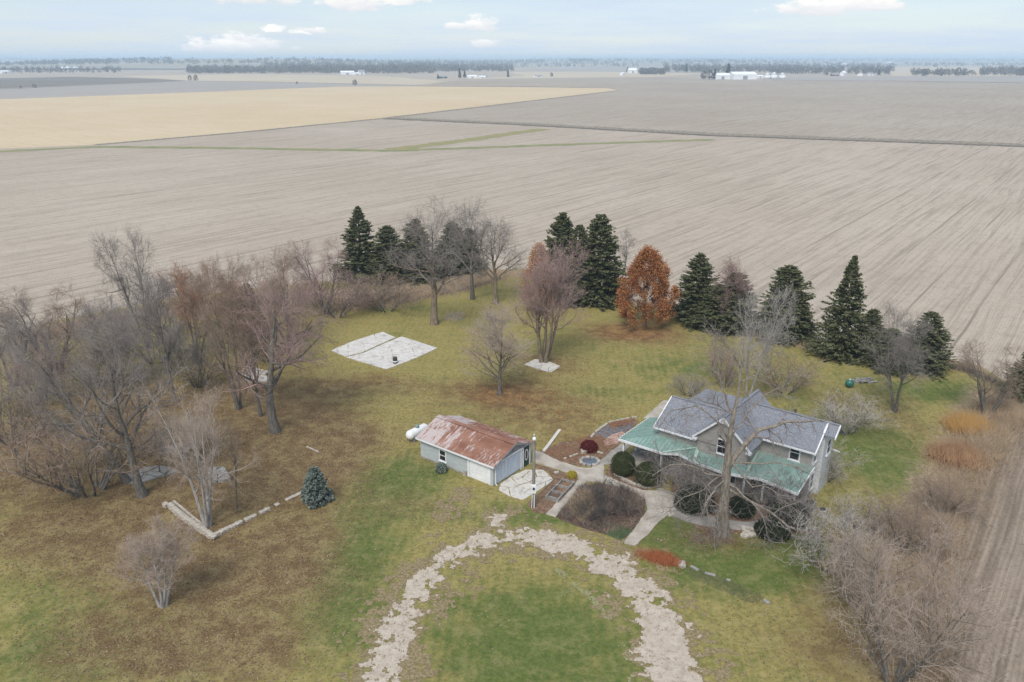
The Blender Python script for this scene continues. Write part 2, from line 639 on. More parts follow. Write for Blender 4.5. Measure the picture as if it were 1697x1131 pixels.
strip('field_margin', [(0, 148), (310, 134.4), (450, 136), (700, 142)], 6, M_DITCH, 0.06, 'thin dark margin at the far end of the grey field')
strip('field_margin', [(1280, 133), (1480, 134.6), (1697, 137.8), (2400, 141)], 9, M_DITCH, 0.14, 'dark margin at the far end of the tilled field')
strip('field_margin', [(700, 143.3), (860, 143.8), (1000, 146)], 8, M_DITCH, 0.05, 'dark line along the far edge of the golden stubble')
strip('grass_waterway', [(-500, 262), (0, 251), (160, 243.5), (330, 245), (650, 250), (900, 241), (1180, 231.5)], 7.5, M_STRIPG2, 0.0, 'long narrow green grass strip across the stubble field')
strip('grass_waterway', [(650, 248), (770, 233), (900, 214)], 10.5, M_STRIPG, 0.005, 'yellow green grass strip slanting towards the ditch')

# ------------------------------------------------------------------ the lawn
LAWN_PX = [(-260, 1300), (1560, 1300), (1572, 1131), (1585, 950), (1600, 850), (1640, 740), (1705, 655), (1610, 603), (1340, 572), (1200, 540),
           (1000, 488), (930, 468), (860, 445), (800, 448), (640, 462), (500, 470), (300, 492), (100, 530), (0, 560), (-200, 600), (-420, 700)]
LAWN = [G(*p) for p in LAWN_PX]
CELL = 0.5
xs = np.arange(-95, 80, CELL)
ys = np.arange(26, 150, CELL)
X, Y = np.meshgrid(xs, ys)
cx, cy = X[:-1, :-1] + CELL / 2, Y[:-1, :-1] + CELL / 2
warpx = (vnoise(cx, cy, 0.35, 3) - 0.5) * 3
keep = poly_inside(LAWN, cx + warpx, cy + warpx)


def blob(px, py, rx, ry, amt, XX, YY):
    gx, gy = G(px, py)
    return amt * np.exp(-(((XX - gx) / rx) ** 2 + ((YY - gy) / ry) ** 2))


def zones(XX, YY):
    n1, n2 = vnoise(XX, YY, 0.09, 1), vnoise(XX, YY, 0.28, 2)
    lit = 0.16 + 0 * XX
    for b in [(180, 700, 16, 15, .7), (330, 760, 12, 11, .75), (400, 690, 9, 10, .6), (120, 880, 9, 6, .45), (300, 930, 7, 5, .65), (420, 960, 8, 5, .65), (480, 780, 6, 6, .55),
              (330, 1080, 8, 4, .7), (150, 1060, 5, 4, .35), (500, 880, 5, 6, .45), (830, 650, 7, 5, .75), (790, 700, 6, 6, .3), (930, 690, 7, 6, .45), (1040, 550, 9, 5, .8),
              (900, 600, 5, 4, .5), (620, 640, 9, 4, .5), (960, 745, 4, 4, .5), (1200, 890, 5, 3, .5), (700, 840, 4, 3, .35), (1500, 1080, 8, 8, .55), (1500, 900, 6, 8, .4), (1480, 700, 5, 6, .25),
              (1380, 660, 7, 5, .35), (560, 750, 4, 8, .35), (450, 700, 8, 8, .5), (60, 760, 10, 10, .4), (1300, 1080, 5, 3, .2)]:
        lit = lit + blob(*b, XX, YY)
    grn = 0.30 + 0 * XX
    for b in [(870, 1060, 8, 7, .75), (1160, 895, 5, 4, .9), (1250, 910, 6, 4, .75), (1440, 740, 7, 10, .75), (640, 800, 5, 6, .65), (590, 920, 4, 7, .45), (560, 1010, 3, 6, .35), (1570, 650, 10, 4, .6),
              (900, 855, 7, 2, .65), (640, 510, 8, 3, .35), (120, 1080, 8, 4, .45), (1130, 610, 6, 4, .35), (1300, 870, 4, 5, .35), (1000, 650, 5, 4, .3), (80, 970, 6, 4, .3), (700, 780, 3, 3, .3),
              (1060, 590, 16, 8, .15), (1240, 960, 8, 3, .3)]:
        grn = grn + blob(*b, XX, YY)
    org = 0 * XX
    for b in [(1060, 545, 8, 5, .9), (830, 655, 7, 5, .55), (890, 500, 8, 8, .55), (930, 560, 10, 5, .35), (940, 740, 4, 4, .4), (620, 620, 7, 3, .3), (1200, 890, 3, 2, .35), (960, 690, 7, 5, .3)]:
        org = org + blob(*b, XX, YY)
    dry = 0 * XX                                     # rough dead grass along the field edges
    for pts, w in [([(-300, 640), (0, 575), (100, 545), (300, 505), (500, 490), (620, 488), (740, 470), (830, 452)], 5.0), ([(860, 452), (1000, 488), (1200, 540), (1340, 573), (1620, 608)], 2.2),
                   ([(1660, 660), (1600, 760), (1555, 850), (1540, 950), (1540, 1200)], 5.0)]:
        d, _ = dist_polyline([G(*p) for p in pts], XX, YY)
        dry = np.maximum(dry, np.clip(1.25 - d / w, 0, 1))
    k = (n1 - 0.5) * 0.9 + (n2 - 0.5) * 0.5
    return np.clip(lit + k * 0.5, 0, 1), np.clip(grn - k * 0.45, 0, 1), np.clip(org + k * 0.15 * (org > .1), 0, 1), np.clip(dry, 0, 1)


vid = np.arange(X.size).reshape(X.shape)
F = np.stack([vid[:-1, :-1], vid[:-1, 1:], vid[1:, 1:], vid[1:, :-1]], -1)[keep]
used = np.unique(F)
remap = np.full(X.size, -1)
remap[used] = np.arange(len(used))
LX, LY = X.ravel()[used], Y.ravel()[used]
LZ = (vnoise(LX, LY, 0.6, 5) - 0.5) * 0.016
lit, grn, org, dry = zones(LX, LY)
t = NT('lawn', 0.95, 0.1)
p = t.pos()
za = t.attr('zone')
sepc = t.n.new('ShaderNodeSeparateColor')
t.l.new(za.outputs['Color'], sepc.inputs[0])
f1 = t.noise(p, 0.5, 6, 0.65)
f2 = t.noise(p, 2.4, 6, 0.75)
f3 = t.noise(p, 7.0, 4, 0.75)
mow = t.wave(t.mapping(p, rot=(0, 0, math.radians(4))), 0.35, 1.2, 'X', 0.3)
green = t.mix(t.ramp(f2, 0.35, 0.65), (0.080, 0.110, 0.026), (0.138, 0.160, 0.046))
yellow = t.mix(t.ramp(f2, 0.35, 0.66), (0.212, 0.180, 0.058), (0.345, 0.278, 0.105))
gm = t.math('ADD', sepc.outputs[1], t.math('MULTIPLY', t.math('SUBTRACT', f1, 0.5), 1.2))
gm = t.math('ADD', gm, t.math('MULTIPLY', t.math('SUBTRACT', mow, 0.5), 0.10))
c = t.mix(t.ramp(gm, 0.24, 0.95), yellow, green)
brown = t.mix(t.ramp(f3, 0.35, 0.65), (0.125, 0.082, 0.040), (0.300, 0.208, 0.105))
orange = t.mix(t.ramp(f3, 0.35, 0.65), (0.22, 0.105, 0.042), (0.34, 0.175, 0.075))
leafc = t.mix(sepc.outputs[2], brown, orange)
lm = t.math('ADD', sepc.outputs[0], t.math('MULTIPLY', t.math('SUBTRACT', f2, 0.5), 1.3))
lm = t.math('ADD', lm, t.math('MULTIPLY', t.math('SUBTRACT', f3, 0.5), 0.9))
c = t.mix(t.math('MULTIPLY', t.ramp(lm, 0.28, 0.95), 0.88), c, leafc)
dryc = t.mix(t.ramp(f2, 0.35, 0.7), (0.215, 0.155, 0.095), (0.40, 0.315, 0.20))
dm = t.math('ADD', za.outputs['Alpha'], t.math('MULTIPLY', t.math('SUBTRACT', f1, 0.5), 1.2))
c = t.mix(t.ramp(dm, 0.3, 0.8), c, dryc)
f4 = t.noise(p, 0.55, 7, 0.75)
brown_dk = t.mix(t.ramp(f3, 0.35, 0.62), (0.068, 0.040, 0.020), (0.190, 0.118, 0.058))
c = t.mix(t.math('MULTIPLY', t.math('MULTIPLY', t.ramp(f4, 0.44, 0.60), t.ramp(sepc.outputs[0], 0.25, 0.8)), 0.80), c, brown_dk)
c = t.mix(t.math('MULTIPLY', t.ramp(f4, 0.52, 0.36), 0.28), c, (0.36, 0.30, 0.14))
c = t.mix(t.math('MULTIPLY', t.ramp(f3, 0.54, 0.72), 0.28), c, (0.055, 0.05, 0.025))
t.bump(t.math('ADD', t.math('MULTIPLY', f3, 0.6), f2), 0.55, 0.12)
M_LAWN = t.done(c)
me = np_mesh('lawn', np.c_[LX, LY, LZ], remap[F], [M_LAWN])
ca = me.color_attributes.new('zone', 'FLOAT_COLOR', 'POINT')
ca.data.foreach_set('color', np.c_[lit, grn, org, dry].astype(np.float32).ravel())
tag(link(bpy.data.objects.new('lawn', me)), 'big patchy farmyard lawn strewn with brown leaves', 'lawn', kind='structure')

# ------------------------------------------------------------------ gravel loop drive
DRIVE_PX = [(560, 1420), (590, 1240), (628, 1131), (660, 1040), (700, 970), (755, 915), (815, 893), (880, 886), (950, 903), (1020, 942), (1072, 995), (1100, 1060), (1112, 1131), (1125, 1240), (1140, 1420)]
DRIVE = [G(*p) for p in DRIVE_PX]
SPUR = [G(*p) for p in [(800, 895), (812, 870), (840, 850)]]
PATCH = [G(*p) for p in [(735, 850), (768, 815)]]
c_ = 0.11
gx, gy = np.meshgrid(np.arange(-24, 30, c_), np.arange(18, 66, c_))
d, s = dist_polyline(DRIVE, gx, gy)
d2, _ = dist_polyline(SPUR, gx, gy)
d3, _ = dist_polyline(PATCH, gx, gy)
L = s.max()
lft = s / L
wid = 1.3 + 0.75 * np.clip((lft - 0.50) * 5, 0, 1)
fine, med, big = vnoise(gx, gy, 2.2, 11, 3), vnoise(gx, gy, 0.5, 12, 3), vnoise(gx, gy, 0.16, 13, 3)
patchy = 0.10 + 0.34 * np.exp(-((lft - 0.47) / 0.14) ** 2) + 0.12 * np.clip((lft - .5) * 4, 0, 1)
wid = wid + 0.5 * np.exp(-((lft - 0.47) / 0.12) ** 2)
score = (1.0 - (d / wid)) * 0.95 + (fine - 0.5) * 1.5 + (med - 0.5) * 1.2 + (big - 0.5) * 0.6 - patchy * 0.8 + 0.18
score = np.maximum(score, (1.0 - d2 / 1.0) * 0.8 + (fine - .5) * 1.3 + (med - .5) * 1.2 - 0.35)
wheel = np.abs(d)
crown_ = np.exp(-(wheel / 0.30) ** 2) * np.clip(1.15 - np.abs(lft - 0.2) * 3, 0.25, 1)      # grassy middle between the wheel tracks
score = score - 0.55 * crown_ * (d2 > 1.2)
m_drive = score > 0.22
m_halo = ((1.0 - (d / (wid + 1.9))) * 1.0 + (fine - 0.5) * 1.6 + (med - 0.5) * 1.6 + (big - .5) > 0.30) | ((1 - d3 / 1.6) + (fine - .5) * 1.6 + (med - .5) * 1.6 > 0.45) | ((1 - d2 / 1.7) + (fine - .5) * 1.6 + (med - .5) > 0.4)


def cells(mask, gx, gy, c, z, jit=0.3, seed=1):
    rg = np.random.default_rng(seed)
    ny, nx = mask.shape
    vx = np.concatenate([gx, gx[:, -1:] + c], 1)
    vx = np.concatenate([vx, vx[-1:]], 0) - c / 2
    vy = np.concatenate([gy, gy[:, -1:]], 1)
    vy = np.concatenate([vy, vy[-1:] + c], 0) - c / 2
    vx = vx + rg.uniform(-jit, jit, vx.shape) * c
    vy = vy + rg.uniform(-jit, jit, vy.shape) * c
    vid = np.arange(vx.size).reshape(vx.shape)
    F = np.stack([vid[:-1, :-1], vid[:-1, 1:], vid[1:, 1:], vid[1:, :-1]], -1)[mask]
    used = np.unique(F)
    rm = np.full(vx.size, -1)
    rm[used] = np.arange(len(used))
    return np.c_[vx.ravel()[used], vy.ravel()[used], z + rg.uniform(0, 0.01, len(used))], rm[F]


t = NT('gravel', 0.95, 0.15)
p = t.pos()
n = t.noise(p, 14, 4, 0.8)
n2 = t.noise(p, 1.3, 5, 0.65)
c = t.mix(t.ramp(n2, 0.3, 0.7), (0.43, 0.36, 0.285), (0.55, 0.475, 0.385))
n3_ = t.noise(p, 2.0, 8, 0.82)
c = t.mix(t.math('MULTIPLY', t.ramp(n3_, 0.47, 0.62), 0.62), c, (0.25, 0.18, 0.12))
c = t.mix(t.math('MULTIPLY', t.ramp(n3_, 0.30, 0.46, 1, 0), 0.45), c, (0.27, 0.24, 0.135))
c = t.mix(t.math('MULTIPLY', t.ramp(n, 0.52, 0.68), 0.65), c, (0.20, 0.155, 0.12))
t.bump(n, 0.5, 0.05)
M_GRAVEL = t.done(c)
M_HALO = simple('leafy_verge', (0.29, 0.225, 0.130), (0.165, 0.130, 0.062), 5.0, 0.95, 0.4, detail=7)
V, Fc = cells(m_halo & ~m_drive, gx, gy, c_, 0.016, seed=4)
tag(np_obj('driveway_verge', V, Fc, M_HALO), 'brown bare earth and dead leaves beside the gravel loop', 'verge', kind='structure')
V, Fc = cells(m_drive, gx, gy, c_, 0.02, seed=5)
tag(np_obj('gravel_driveway', V, Fc, M_GRAVEL), 'pale gravel loop driveway half grown over with grass', 'driveway', kind='structure')

# faint worn tyre ring inside the loop
M_WORN = simple('worn_grass', (0.30, 0.29, 0.16), (0.20, 0.20, 0.09), 3.0, 0.95, detail=6)
RING = [G(*p) for p in [(925, 945), (975, 985), (1015, 1035), (1040, 1090), (1052, 1150)]]
d, _ = dist_polyline(RING, gx, gy)
V, Fc = cells((np.abs(d) < 0.28) & (fine + med > 1.02), gx, gy, c_, 0.012, seed=8)
tag(np_obj('tyre_track', V, Fc, M_WORN), 'faint pale tyre track on the grass inside the loop', 'track', kind='structure')

# ------------------------------------------------------------------ walks and garden beds
M_CONC = simple('concrete', (0.46, 0.41, 0.345), (0.34, 0.295, 0.24), 0.9, 0.92, 0.2, detail=8)
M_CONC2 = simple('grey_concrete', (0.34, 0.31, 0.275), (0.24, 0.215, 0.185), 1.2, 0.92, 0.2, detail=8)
M_WHITECONC = simple('weathered_white_concrete', (0.57, 0.53, 0.47), (0.38, 0.345, 0.295), 1.6, 0.9, 0.2, detail=8, lo=.3, hi=.55)
M_MULCH = simple('mulch', (0.155, 0.105, 0.075), (0.075, 0.052, 0.042), 3.0, 0.98, 0.6, detail=8)
M_MULCHR = simple('leafy_mulch', (0.25, 0.155, 0.095), (0.115, 0.075, 0.052), 3.0, 0.98, 0.6, detail=8)
M_GREYMULCH = simple('grey_gravel_mulch', (0.19, 0.18, 0.18), (0.09, 0.085, 0.09), 3.0, 0.98, 0.6, detail=8)


def ragged(pts, amp=0.12, step=0.45, seed=0):
    rg = random.Random(seed)
    out = []
    n = len(pts)
    for i in range(n):
        a, b = np.array(pts[i]), np.array(pts[(i + 1) % n])
        k = max(1, int(np.linalg.norm(b - a) / step))
        for j in range(k):
            q = a + (b - a) * j / k
            out.append((q[0] + rg.uniform(-amp, amp), q[1] + rg.uniform(-amp, amp)))
    return out


def slab(name, px, mat, top, thick, label, cat, amp=0.06, seed=0, kind='structure', parent=None):
    pts = ragged([G(*p) for p in px], amp, 0.5, seed)
    o = MB().prism([(x, y, top) for x, y in pts], thick).build(name, mat, parent)
    return tag(o, label, cat, kind=kind)


slab('garden_bed', [(886, 769), (918, 778), (945, 787), (962, 797), (940, 815), (905, 852), (884, 850), (872, 836), (900, 812), (917, 795), (908, 782), (885, 775)], M_MULCHR, 0.024, 0.1, 'leaf covered bed between garage pad and walk', 'garden bed', 0.1, 1)
slab('garden_bed', [(893, 748), (930, 733), (962, 732), (990, 712), (1015, 699), (1052, 694), (1058, 700), (1034, 728), (1014, 750), (992, 765), (962, 774), (930, 765)], M_MULCHR, 0.026, 0.1, 'reddish leafy bed behind the walk with the red bush', 'garden bed', 0.12, 2)
slab('gravel_bed', [(984, 722), (1005, 706), (1045, 700), (1048, 708), (1028, 722), (1012, 730)], M_GREYMULCH, 0.034, 0.1, 'grey stone bed near the porch corner', 'garden bed', 0.12, 3)
slab('garden_bed', [(962, 806), (1000, 803), (1040, 812), (1070, 830), (1068, 850), (1046, 882), (1010, 888), (960, 874), (922, 858), (945, 830)], M_MULCH, 0.025, 0.1, 'dark bed of dead perennials in the middle of the walks', 'garden bed', 0.12, 4)
slab('garden_bed', [(1000, 792), (1008, 772), (1040, 755), (1080, 765), (1102, 792), (1098, 808), (1062, 812), (1030, 803)], M_MULCHR, 0.027, 0.1, 'leafy bed around the two clipped round bushes', 'garden bed', 0.1, 5)
slab('garden_bed', [(1112, 805), (1180, 800), (1330, 830), (1346, 862), (1335, 884), (1290, 892), (1240, 880), (1180, 892), (1140, 862), (1118, 840)], M_MULCHR, 0.023, 0.1, 'leafy bed along the front of the house', 'garden bed', 0.15, 6)
slab('concrete_walk', [(884, 746), (900, 751), (929, 766), (959, 775), (980, 777), (992, 767), (1002, 768), (1000, 792), (985, 800), (962, 796), (945, 786), (918, 777), (888, 768)], M_CONC, 0.06, 0.16, 'wide concrete walk from the garage door towards the porch', 'walkway', 0.08, 7)
slab('concrete_walk', [(961, 794), (973, 799), (957, 816), (937, 838), (921, 858), (904, 853), (925, 832), (942, 812)], M_CONC, 0.064, 0.16, 'narrow concrete walk beside the wooden planter', 'walkway', 0.05, 8)
slab('concrete_walk', [(985, 796), (1000, 787), (1030, 800), (1065, 814), (1095, 814), (1122, 824), (1132, 846), (1108, 853), (1090, 868), (1072, 888), (1052, 906), (1033, 901), (1055, 872), (1073, 845), (1069, 827), (1040, 811), (1005, 804)], M_CONC, 0.068, 0.16, 'concrete walk curving round the dark perennial bed', 'walkway', 0.06, 9)
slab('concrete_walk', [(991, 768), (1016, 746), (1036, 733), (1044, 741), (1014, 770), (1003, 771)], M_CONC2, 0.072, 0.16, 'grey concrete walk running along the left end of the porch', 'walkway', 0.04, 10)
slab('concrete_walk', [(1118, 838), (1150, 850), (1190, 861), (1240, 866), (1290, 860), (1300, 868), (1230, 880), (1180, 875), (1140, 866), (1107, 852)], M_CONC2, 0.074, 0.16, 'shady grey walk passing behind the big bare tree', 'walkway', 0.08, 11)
slab('patio_slab', [(1066, 694), (1090, 694), (1112, 666), (1100, 664)], M_CONC, 0.05, 0.16, 'small beige concrete patio at the back left of the house', 'patio', 0.05, 12)

# ------------------------------------------------------------------ building materials


def siding_mat(name, c1, c2, pitch=0.13):
    t = NT(name, 0.7, 0.3)
    o = t.coord()
    w = t.wave(o, math.pi / pitch / 10, 0, 'Z', profile='SAW')
    n = t.noise(t.mapping(o, sc=(0.6, 0.6, 3)), 1.5, 6, 0.65)
    t.bump(w, 0.6, 0.03)
    return t.done(t.mix(t.ramp(n, 0.3, 0.7), c2, c1))


M_SIDING = siding_mat('tan_grey_siding', (0.41, 0.375, 0.335), (0.34, 0.31, 0.28))
M_SIDINGW = siding_mat('white_siding', (0.66, 0.67, 0.67), (0.56, 0.57, 0.575))
M_GSIDING = siding_mat('pale_blue_siding', (0.50, 0.535, 0.53), (0.42, 0.455, 0.455), 0.16)
M_WHITE = simple('white_trim', (0.78, 0.78, 0.77), (0.68, 0.68, 0.67), 1.5, 0.6, detail=6)
t = NT('dark_glass', 0.12, 0.5)
M_GLASS = t.done((0.018, 0.020, 0.024))
t = NT('asphalt_shingles', 0.9, 0.2)
o_ = t.coord()
n1, n2, n3 = t.noise(o_, 9, 4, 0.75), t.noise(o_, 0.9, 5, 0.6), t.voronoi(t.mapping(o_, sc=(3.2, 7, 7)), 1.0, out='Color')
c = t.mix(t.ramp(n1, 0.35, 0.65), (0.135, 0.145, 0.165), (0.31, 0.315, 0.335))
c = t.mix(t.math('MULTIPLY', t.ramp(n2, 0.4, 0.7), 0.35), c, (0.30, 0.27, 0.265))
sp_ = t.n.new('ShaderNodeSeparateColor')
t.l.new(n3, sp_.inputs[0])
c = t.mix(t.math('MULTIPLY', sp_.outputs[0], 0.45), c, (0.15, 0.165, 0.195))
t.bump(n1, 0.4, 0.03)
M_SHINGLE = t.done(c)
t = NT('green_metal_roof', 0.38, 0.5)
o_ = t.coord()
n1, n2 = t.noise(o_, 0.7, 5, 0.6), t.noise(t.mapping(o_, sc=(6, 1, 1)), 1.0, 6, 0.7)
c = t.mix(t.ramp(n1, 0.3, 0.7), (0.155, 0.250, 0.208), (0.245, 0.345, 0.300))
c = t.mix(t.math('MULTIPLY', t.ramp(n2, 0.45, 0.75), 0.4), c, (0.31, 0.39, 0.35))
M_GREEN = t.done(c)
M_GREENL = simple('pale_green_flashing', (0.42, 0.55, 0.46), (0.36, 0.49, 0.41), 2, 0.5)
t = NT('rusty_roof', 0.75, 0.3)
o_ = t.coord()
n1 = t.noise(t.mapping(o_, sc=(0.5, 0.9, 1)), 1.1, 6, 0.65)
n2 = t.noise(t.mapping(o_, sc=(5, 1.0, 1)), 1.0, 6, 0.75)
n3 = t.noise(o_, 9, 4, 0.7)
rust = t.mix(t.ramp(n1, 0.3, 0.7), (0.215, 0.095, 0.060), (0.335, 0.175, 0.118))
rust = t.mix(t.math('MULTIPLY', t.ramp(n3, 0.5, 0.75), 0.5), rust, (0.13, 0.06, 0.045))
sx = t.n.new('ShaderNodeSeparateXYZ')
t.l.new(o_, sx.inputs[0])
# the zinc survives in blotches, most of them at the far left end of the roof
ob = t.n.new('ShaderNodeObjectInfo')
zm = t.math('ADD', n2, t.math('MULTIPLY', t.ramp(sx.outputs[0], -10.5, -3.5, 1.0, 0.0), 0.24))
zm = t.math('ADD', zm, t.math('MULTIPLY', t.math('SUBTRACT', ob.outputs['Random'], 0.5), 0.20))
c = t.mix(t.math('MULTIPLY', t.ramp(zm, 0.555, 0.66), 0.85), rust, (0.50, 0.44, 0.42))
M_RUST = t.done(c)
M_GREYWOOD = simple('weathered_grey_boards', (0.36, 0.36, 0.37), (0.20, 0.19, 0.19), 2.0, 0.9, 0.2, sc=(3, 3, 0.5), detail=8)
M_BLUEDOOR = simple('pale_blue_metal', (0.50, 0.555, 0.61), (0.41, 0.46, 0.515), 1.2, 0.6, sc=(3, 3, 0.5), detail=7)
M_DKGREEN = simple('dark_green_door', (0.03, 0.07, 0.055), (0.02, 0.05, 0.04), 2, 0.5)
M_DARK = simple('dark_metal', (0.05, 0.05, 0.055), (0.03, 0.03, 0.032), 4, 0.6)
M_STONE = simple('pale_stone', (0.53, 0.48, 0.41), (0.27, 0.235, 0.185), 2.2, 0.9, 0.4, detail=7)
M_STONEG = simple('grey_stone', (0.36, 0.345, 0.32), (0.22, 0.205, 0.185), 3, 0.9, 0.4, detail=7)
M_TIMBER = simple('weathered_timber', (0.50, 0.44, 0.36), (0.30, 0.26, 0.21), 3, 0.9, 0.3, sc=(1, 1, 4), detail=7)
M_TIMBERG = simple('grey_timber', (0.33, 0.31, 0.28), (0.19, 0.175, 0.155), 3, 0.9, 0.3, detail=7)


def window(parent, origin, ux, w, h, nrm):
    """sash window on a wall: frame, sill, two panes; origin = lower centre, ux = axis along wall, nrm = outward"""
    ox, oy, oz = origin

    def pt(a, d, z):
        return (ox + ux[0] * a + nrm[0] * d, oy + ux[1] * a + nrm[1] * d, oz + z)

    def slabq(m, a0, a1, z0, z1, d0, d1):
        ps = [pt(a0, d0, z0), pt(a1, d0, z0), pt(a1, d0, z1), pt(a0, d0, z1), pt(a0, d1, z0), pt(a1, d1, z0), pt(a1, d1, z1), pt(a0, d1, z1)]
        m.add(ps, [(3, 2, 1, 0), (4, 5, 6, 7), (0, 1, 5, 4), (1, 2, 6, 5), (2, 3, 7, 6), (3, 0, 4, 7)])
    f = 0.11
    m = MB()
    slabq(m, -w / 2 - f, -w / 2, -f, h + f, -0.05, 0.05)
    slabq(m, w / 2, w / 2 + f, -f, h + f, -0.05, 0.05)
    slabq(m, -w / 2, w / 2, h, h + f, -0.05, 0.05)
    slabq(m, -w / 2, w / 2, -f, 0, -0.05, 0.05)
    slabq(m, -w / 2, w / 2, h / 2 - .035, h / 2 + .035, -0.05, 0.04)
    wn_ = m.build('window', M_WHITE, parent)
    for z0, z1 in ((0, h / 2 - .035), (h / 2 + .035, h)):
        m = MB()
        slabq(m, -w / 2, w / 2, z0, z1, -0.06, 0.015)
        m.build('pane', M_GLASS, wn_)
    m = MB()
    slabq(m, -w / 2 - f - .05, w / 2 + f + .05, -f - .07, -f - 0.004, -0.05, 0.12)
    m.build('sill', M_WHITE, wn_)
    return wn_


# ------------------------------------------------------------------ the farmhouse   (local x = along the front, y = to the back)
HO = G(1336, 828)
house = tag(empty('farmhouse', (HO[0], HO[1], 0), TH), 'grey shingled farmhouse with green metal porch roof and gable', 'house')


def gable_block(name, mat, u0, u1, v0, v1, eave, ridge_v, ridge_z):
    """walls of a block whose ridge runs along u"""
    vs = []
    for u in (u0, u1):
        vs += [(u, v0, -0.1), (u, v1, -0.1), (u, v1, eave), (u, ridge_v, ridge_z), (u, v0, eave)]
    MB().add(vs, [(4, 3, 2, 1, 0), (5, 6, 7, 8, 9), (0, 5, 9, 4), (1, 2, 7, 6), (0, 1, 6, 5), (4, 9, 8, 3), (3, 8, 7, 2)]).build(name, mat, house)


RU, RV, RZ, RS = -7.3, 2.3, 7.0, 0.70           # right block ridge
LV, LZ_, LS = 0.7, 6.2, 0.58                     # left block ridge
CU, CZ, CS = -7.3, 7.25, 0.93                    # cross gable ridge
gable_block('right_wall', M_SIDING, -7.4, -0.012, 0.0, 4.6, 5.34, RV, RZ - 0.07)
gable_block('left_wall', M_SIDING, -14.0, -9.0, -2.4, 3.8, 4.34, LV, LZ_ - 0.06)
# cross gable walls (ridge along v)
u0, u1, v0, v1, ev = CU - 2.4, CU + 2.4, -2.8, 4.8, CZ - CS * 2.4 - 0.06
vs = []
for v in (v0, v1):
    vs += [(u0, v, -0.1), (u1, v, -0.1), (u1, v, ev), (CU, v, CZ - 0.07), (u0, v, ev)]
MB().add(vs, [(0, 1, 2, 3, 4), (9, 8, 7, 6, 5), (1, 6, 7, 2), (0, 4, 9, 5), (0, 5, 6, 1), (2, 7, 8, 3), (3, 8, 9, 4)]).build('gable_wall', M_SIDING, house)
MB().box(-12.5, -9.2, 3.6, 4.6, -0.1, 5.9).build('rear_wall', M_SIDING, house)
# white gable end skin and side bay on the right
z_at = lambda v: RZ - RS * abs(v - RV) - 0.07
MB().add([(0, 0.012, -0.1), (0, 4.6, -0.1), (0, 4.6, z_at(4.6)), (0, RV, z_at(RV)), (0, 0.012, z_at(0.012)),
          (0.03, 0.012, -0.1), (0.03, 4.6, -0.1), (0.03, 4.6, z_at(4.6)), (0.03, RV, z_at(RV)), (0.03, 0.012, z_at(0.012))],
         [(4, 3, 2, 1, 0), (5, 6, 7, 8, 9), (0, 5, 9, 4), (4, 9, 8, 3), (3, 8, 7, 2), (2, 7, 6, 1)]).build('gable_end_wall', M_SIDINGW, house)
MB().add([(0.03, 1.5, -0.1), (0.5, 1.5, -0.1), (0.5, 4.2, -0.1), (0.03, 4.2, -0.1), (0.03, 1.5, z_at(1.5)), (0.5, 1.5, z_at(1.5)), (0.5, RV, z_at(RV)), (0.03, RV, z_at(RV)), (0.5, 4.2, z_at(4.2)), (0.03, 4.2, z_at(4.2))],
         [(0, 1, 5, 4), (1, 2, 8, 6, 5), (2, 3, 9, 8), (4, 5, 6, 7), (7, 6, 8, 9)]).build('side_bay_wall', M_SIDINGW, house)
window(house, (0.03, 0.75, 3.6), (0, 1), 0.8, 1.35, (1, 0))
window(house, (0.03, 0.75, 0.9), (0, 1), 0.8, 1.45, (1, 0))
window(house, (0.5, 3.0, 3.7), (0, 1), 0.8, 1.35, (1, 0))


def roof_plane(name, pts, thick=0.14, mat=None):
    return MB().prism(pts, thick).build(name, mat or M_SHINGLE, house)


def rz(v):
    return RZ - RS * abs(v - RV)


def lz(v):
    return LZ_ - LS * abs(v - LV)


def cz(u):
    return CZ - CS * abs(u - CU)


# right block, with the roof carried out over the side bay
rf = roof_plane('roof_slope', [(-7.3, -0.5, rz(-0.5)), (0.35, -0.5, rz(-0.5)), (0.35, 1.2, rz(1.2)), (1.4, 1.2, rz(1.2)), (1.4, RV, RZ), (-7.3, RV, RZ)])
roof_plane('roof_slope', [(-7.3, RV, RZ), (1.4, RV, RZ), (1.4, 5.05, rz(5.05)), (-7.3, 5.05, rz(5.05))])
roof_plane('roof_slope', [(-14.35, -2.8, lz(-2.8)), (-7.5, -2.8, lz(-2.8)), (-7.5, LV, LZ_), (-14.35, LV, LZ_)])
roof_plane('roof_slope', [(-14.35, LV, LZ_), (-7.5, LV, LZ_), (-7.5, 4.2, lz(4.2)), (-14.35, 4.2, lz(4.2))])
roof_plane('gable_roof_slope', [(CU - 2.8, -3.12, cz(CU - 2.8)), (CU, -3.12, CZ), (CU, 5.15, CZ), (CU - 2.8, 5.15, cz(CU - 2.8))])
roof_plane('gable_roof_slope', [(CU, -3.12, CZ), (CU + 2.8, -3.12, cz(CU + 2.8)), (CU + 2.8, 5.15, cz(CU + 2.8)), (CU, 5.15, CZ)])
roof_plane('rear_roof', [(-12.6, 0.6, 6.26), (-7.6, 0.6, 6.26), (-7.6, 4.9, 6.06), (-12.6, 4.9, 6.06)])
# ridge caps
m = MB()
m.bar((-7.3, RV, RZ + .05), (1.4, RV, RZ + .05), 0.26, 0.07)
m.build('ridge_cap', M_SHINGLE, house)
MB().bar((CU, -3.12, CZ + .05), (CU, 5.15, CZ + .05), 0.26, 0.07).build('ridge_cap', M_SHINGLE, house)
MB().bar((-14.35, LV, LZ_ + .05), (-8.2, LV, LZ_ + .05), 0.26, 0.07).build('ridge_cap', M_SHINGLE, house)


def trim(a, b, w=0.07, h=0.22):
    return MB().bar(a, b, w, h).build('white_trim_board', M_WHITE, house)


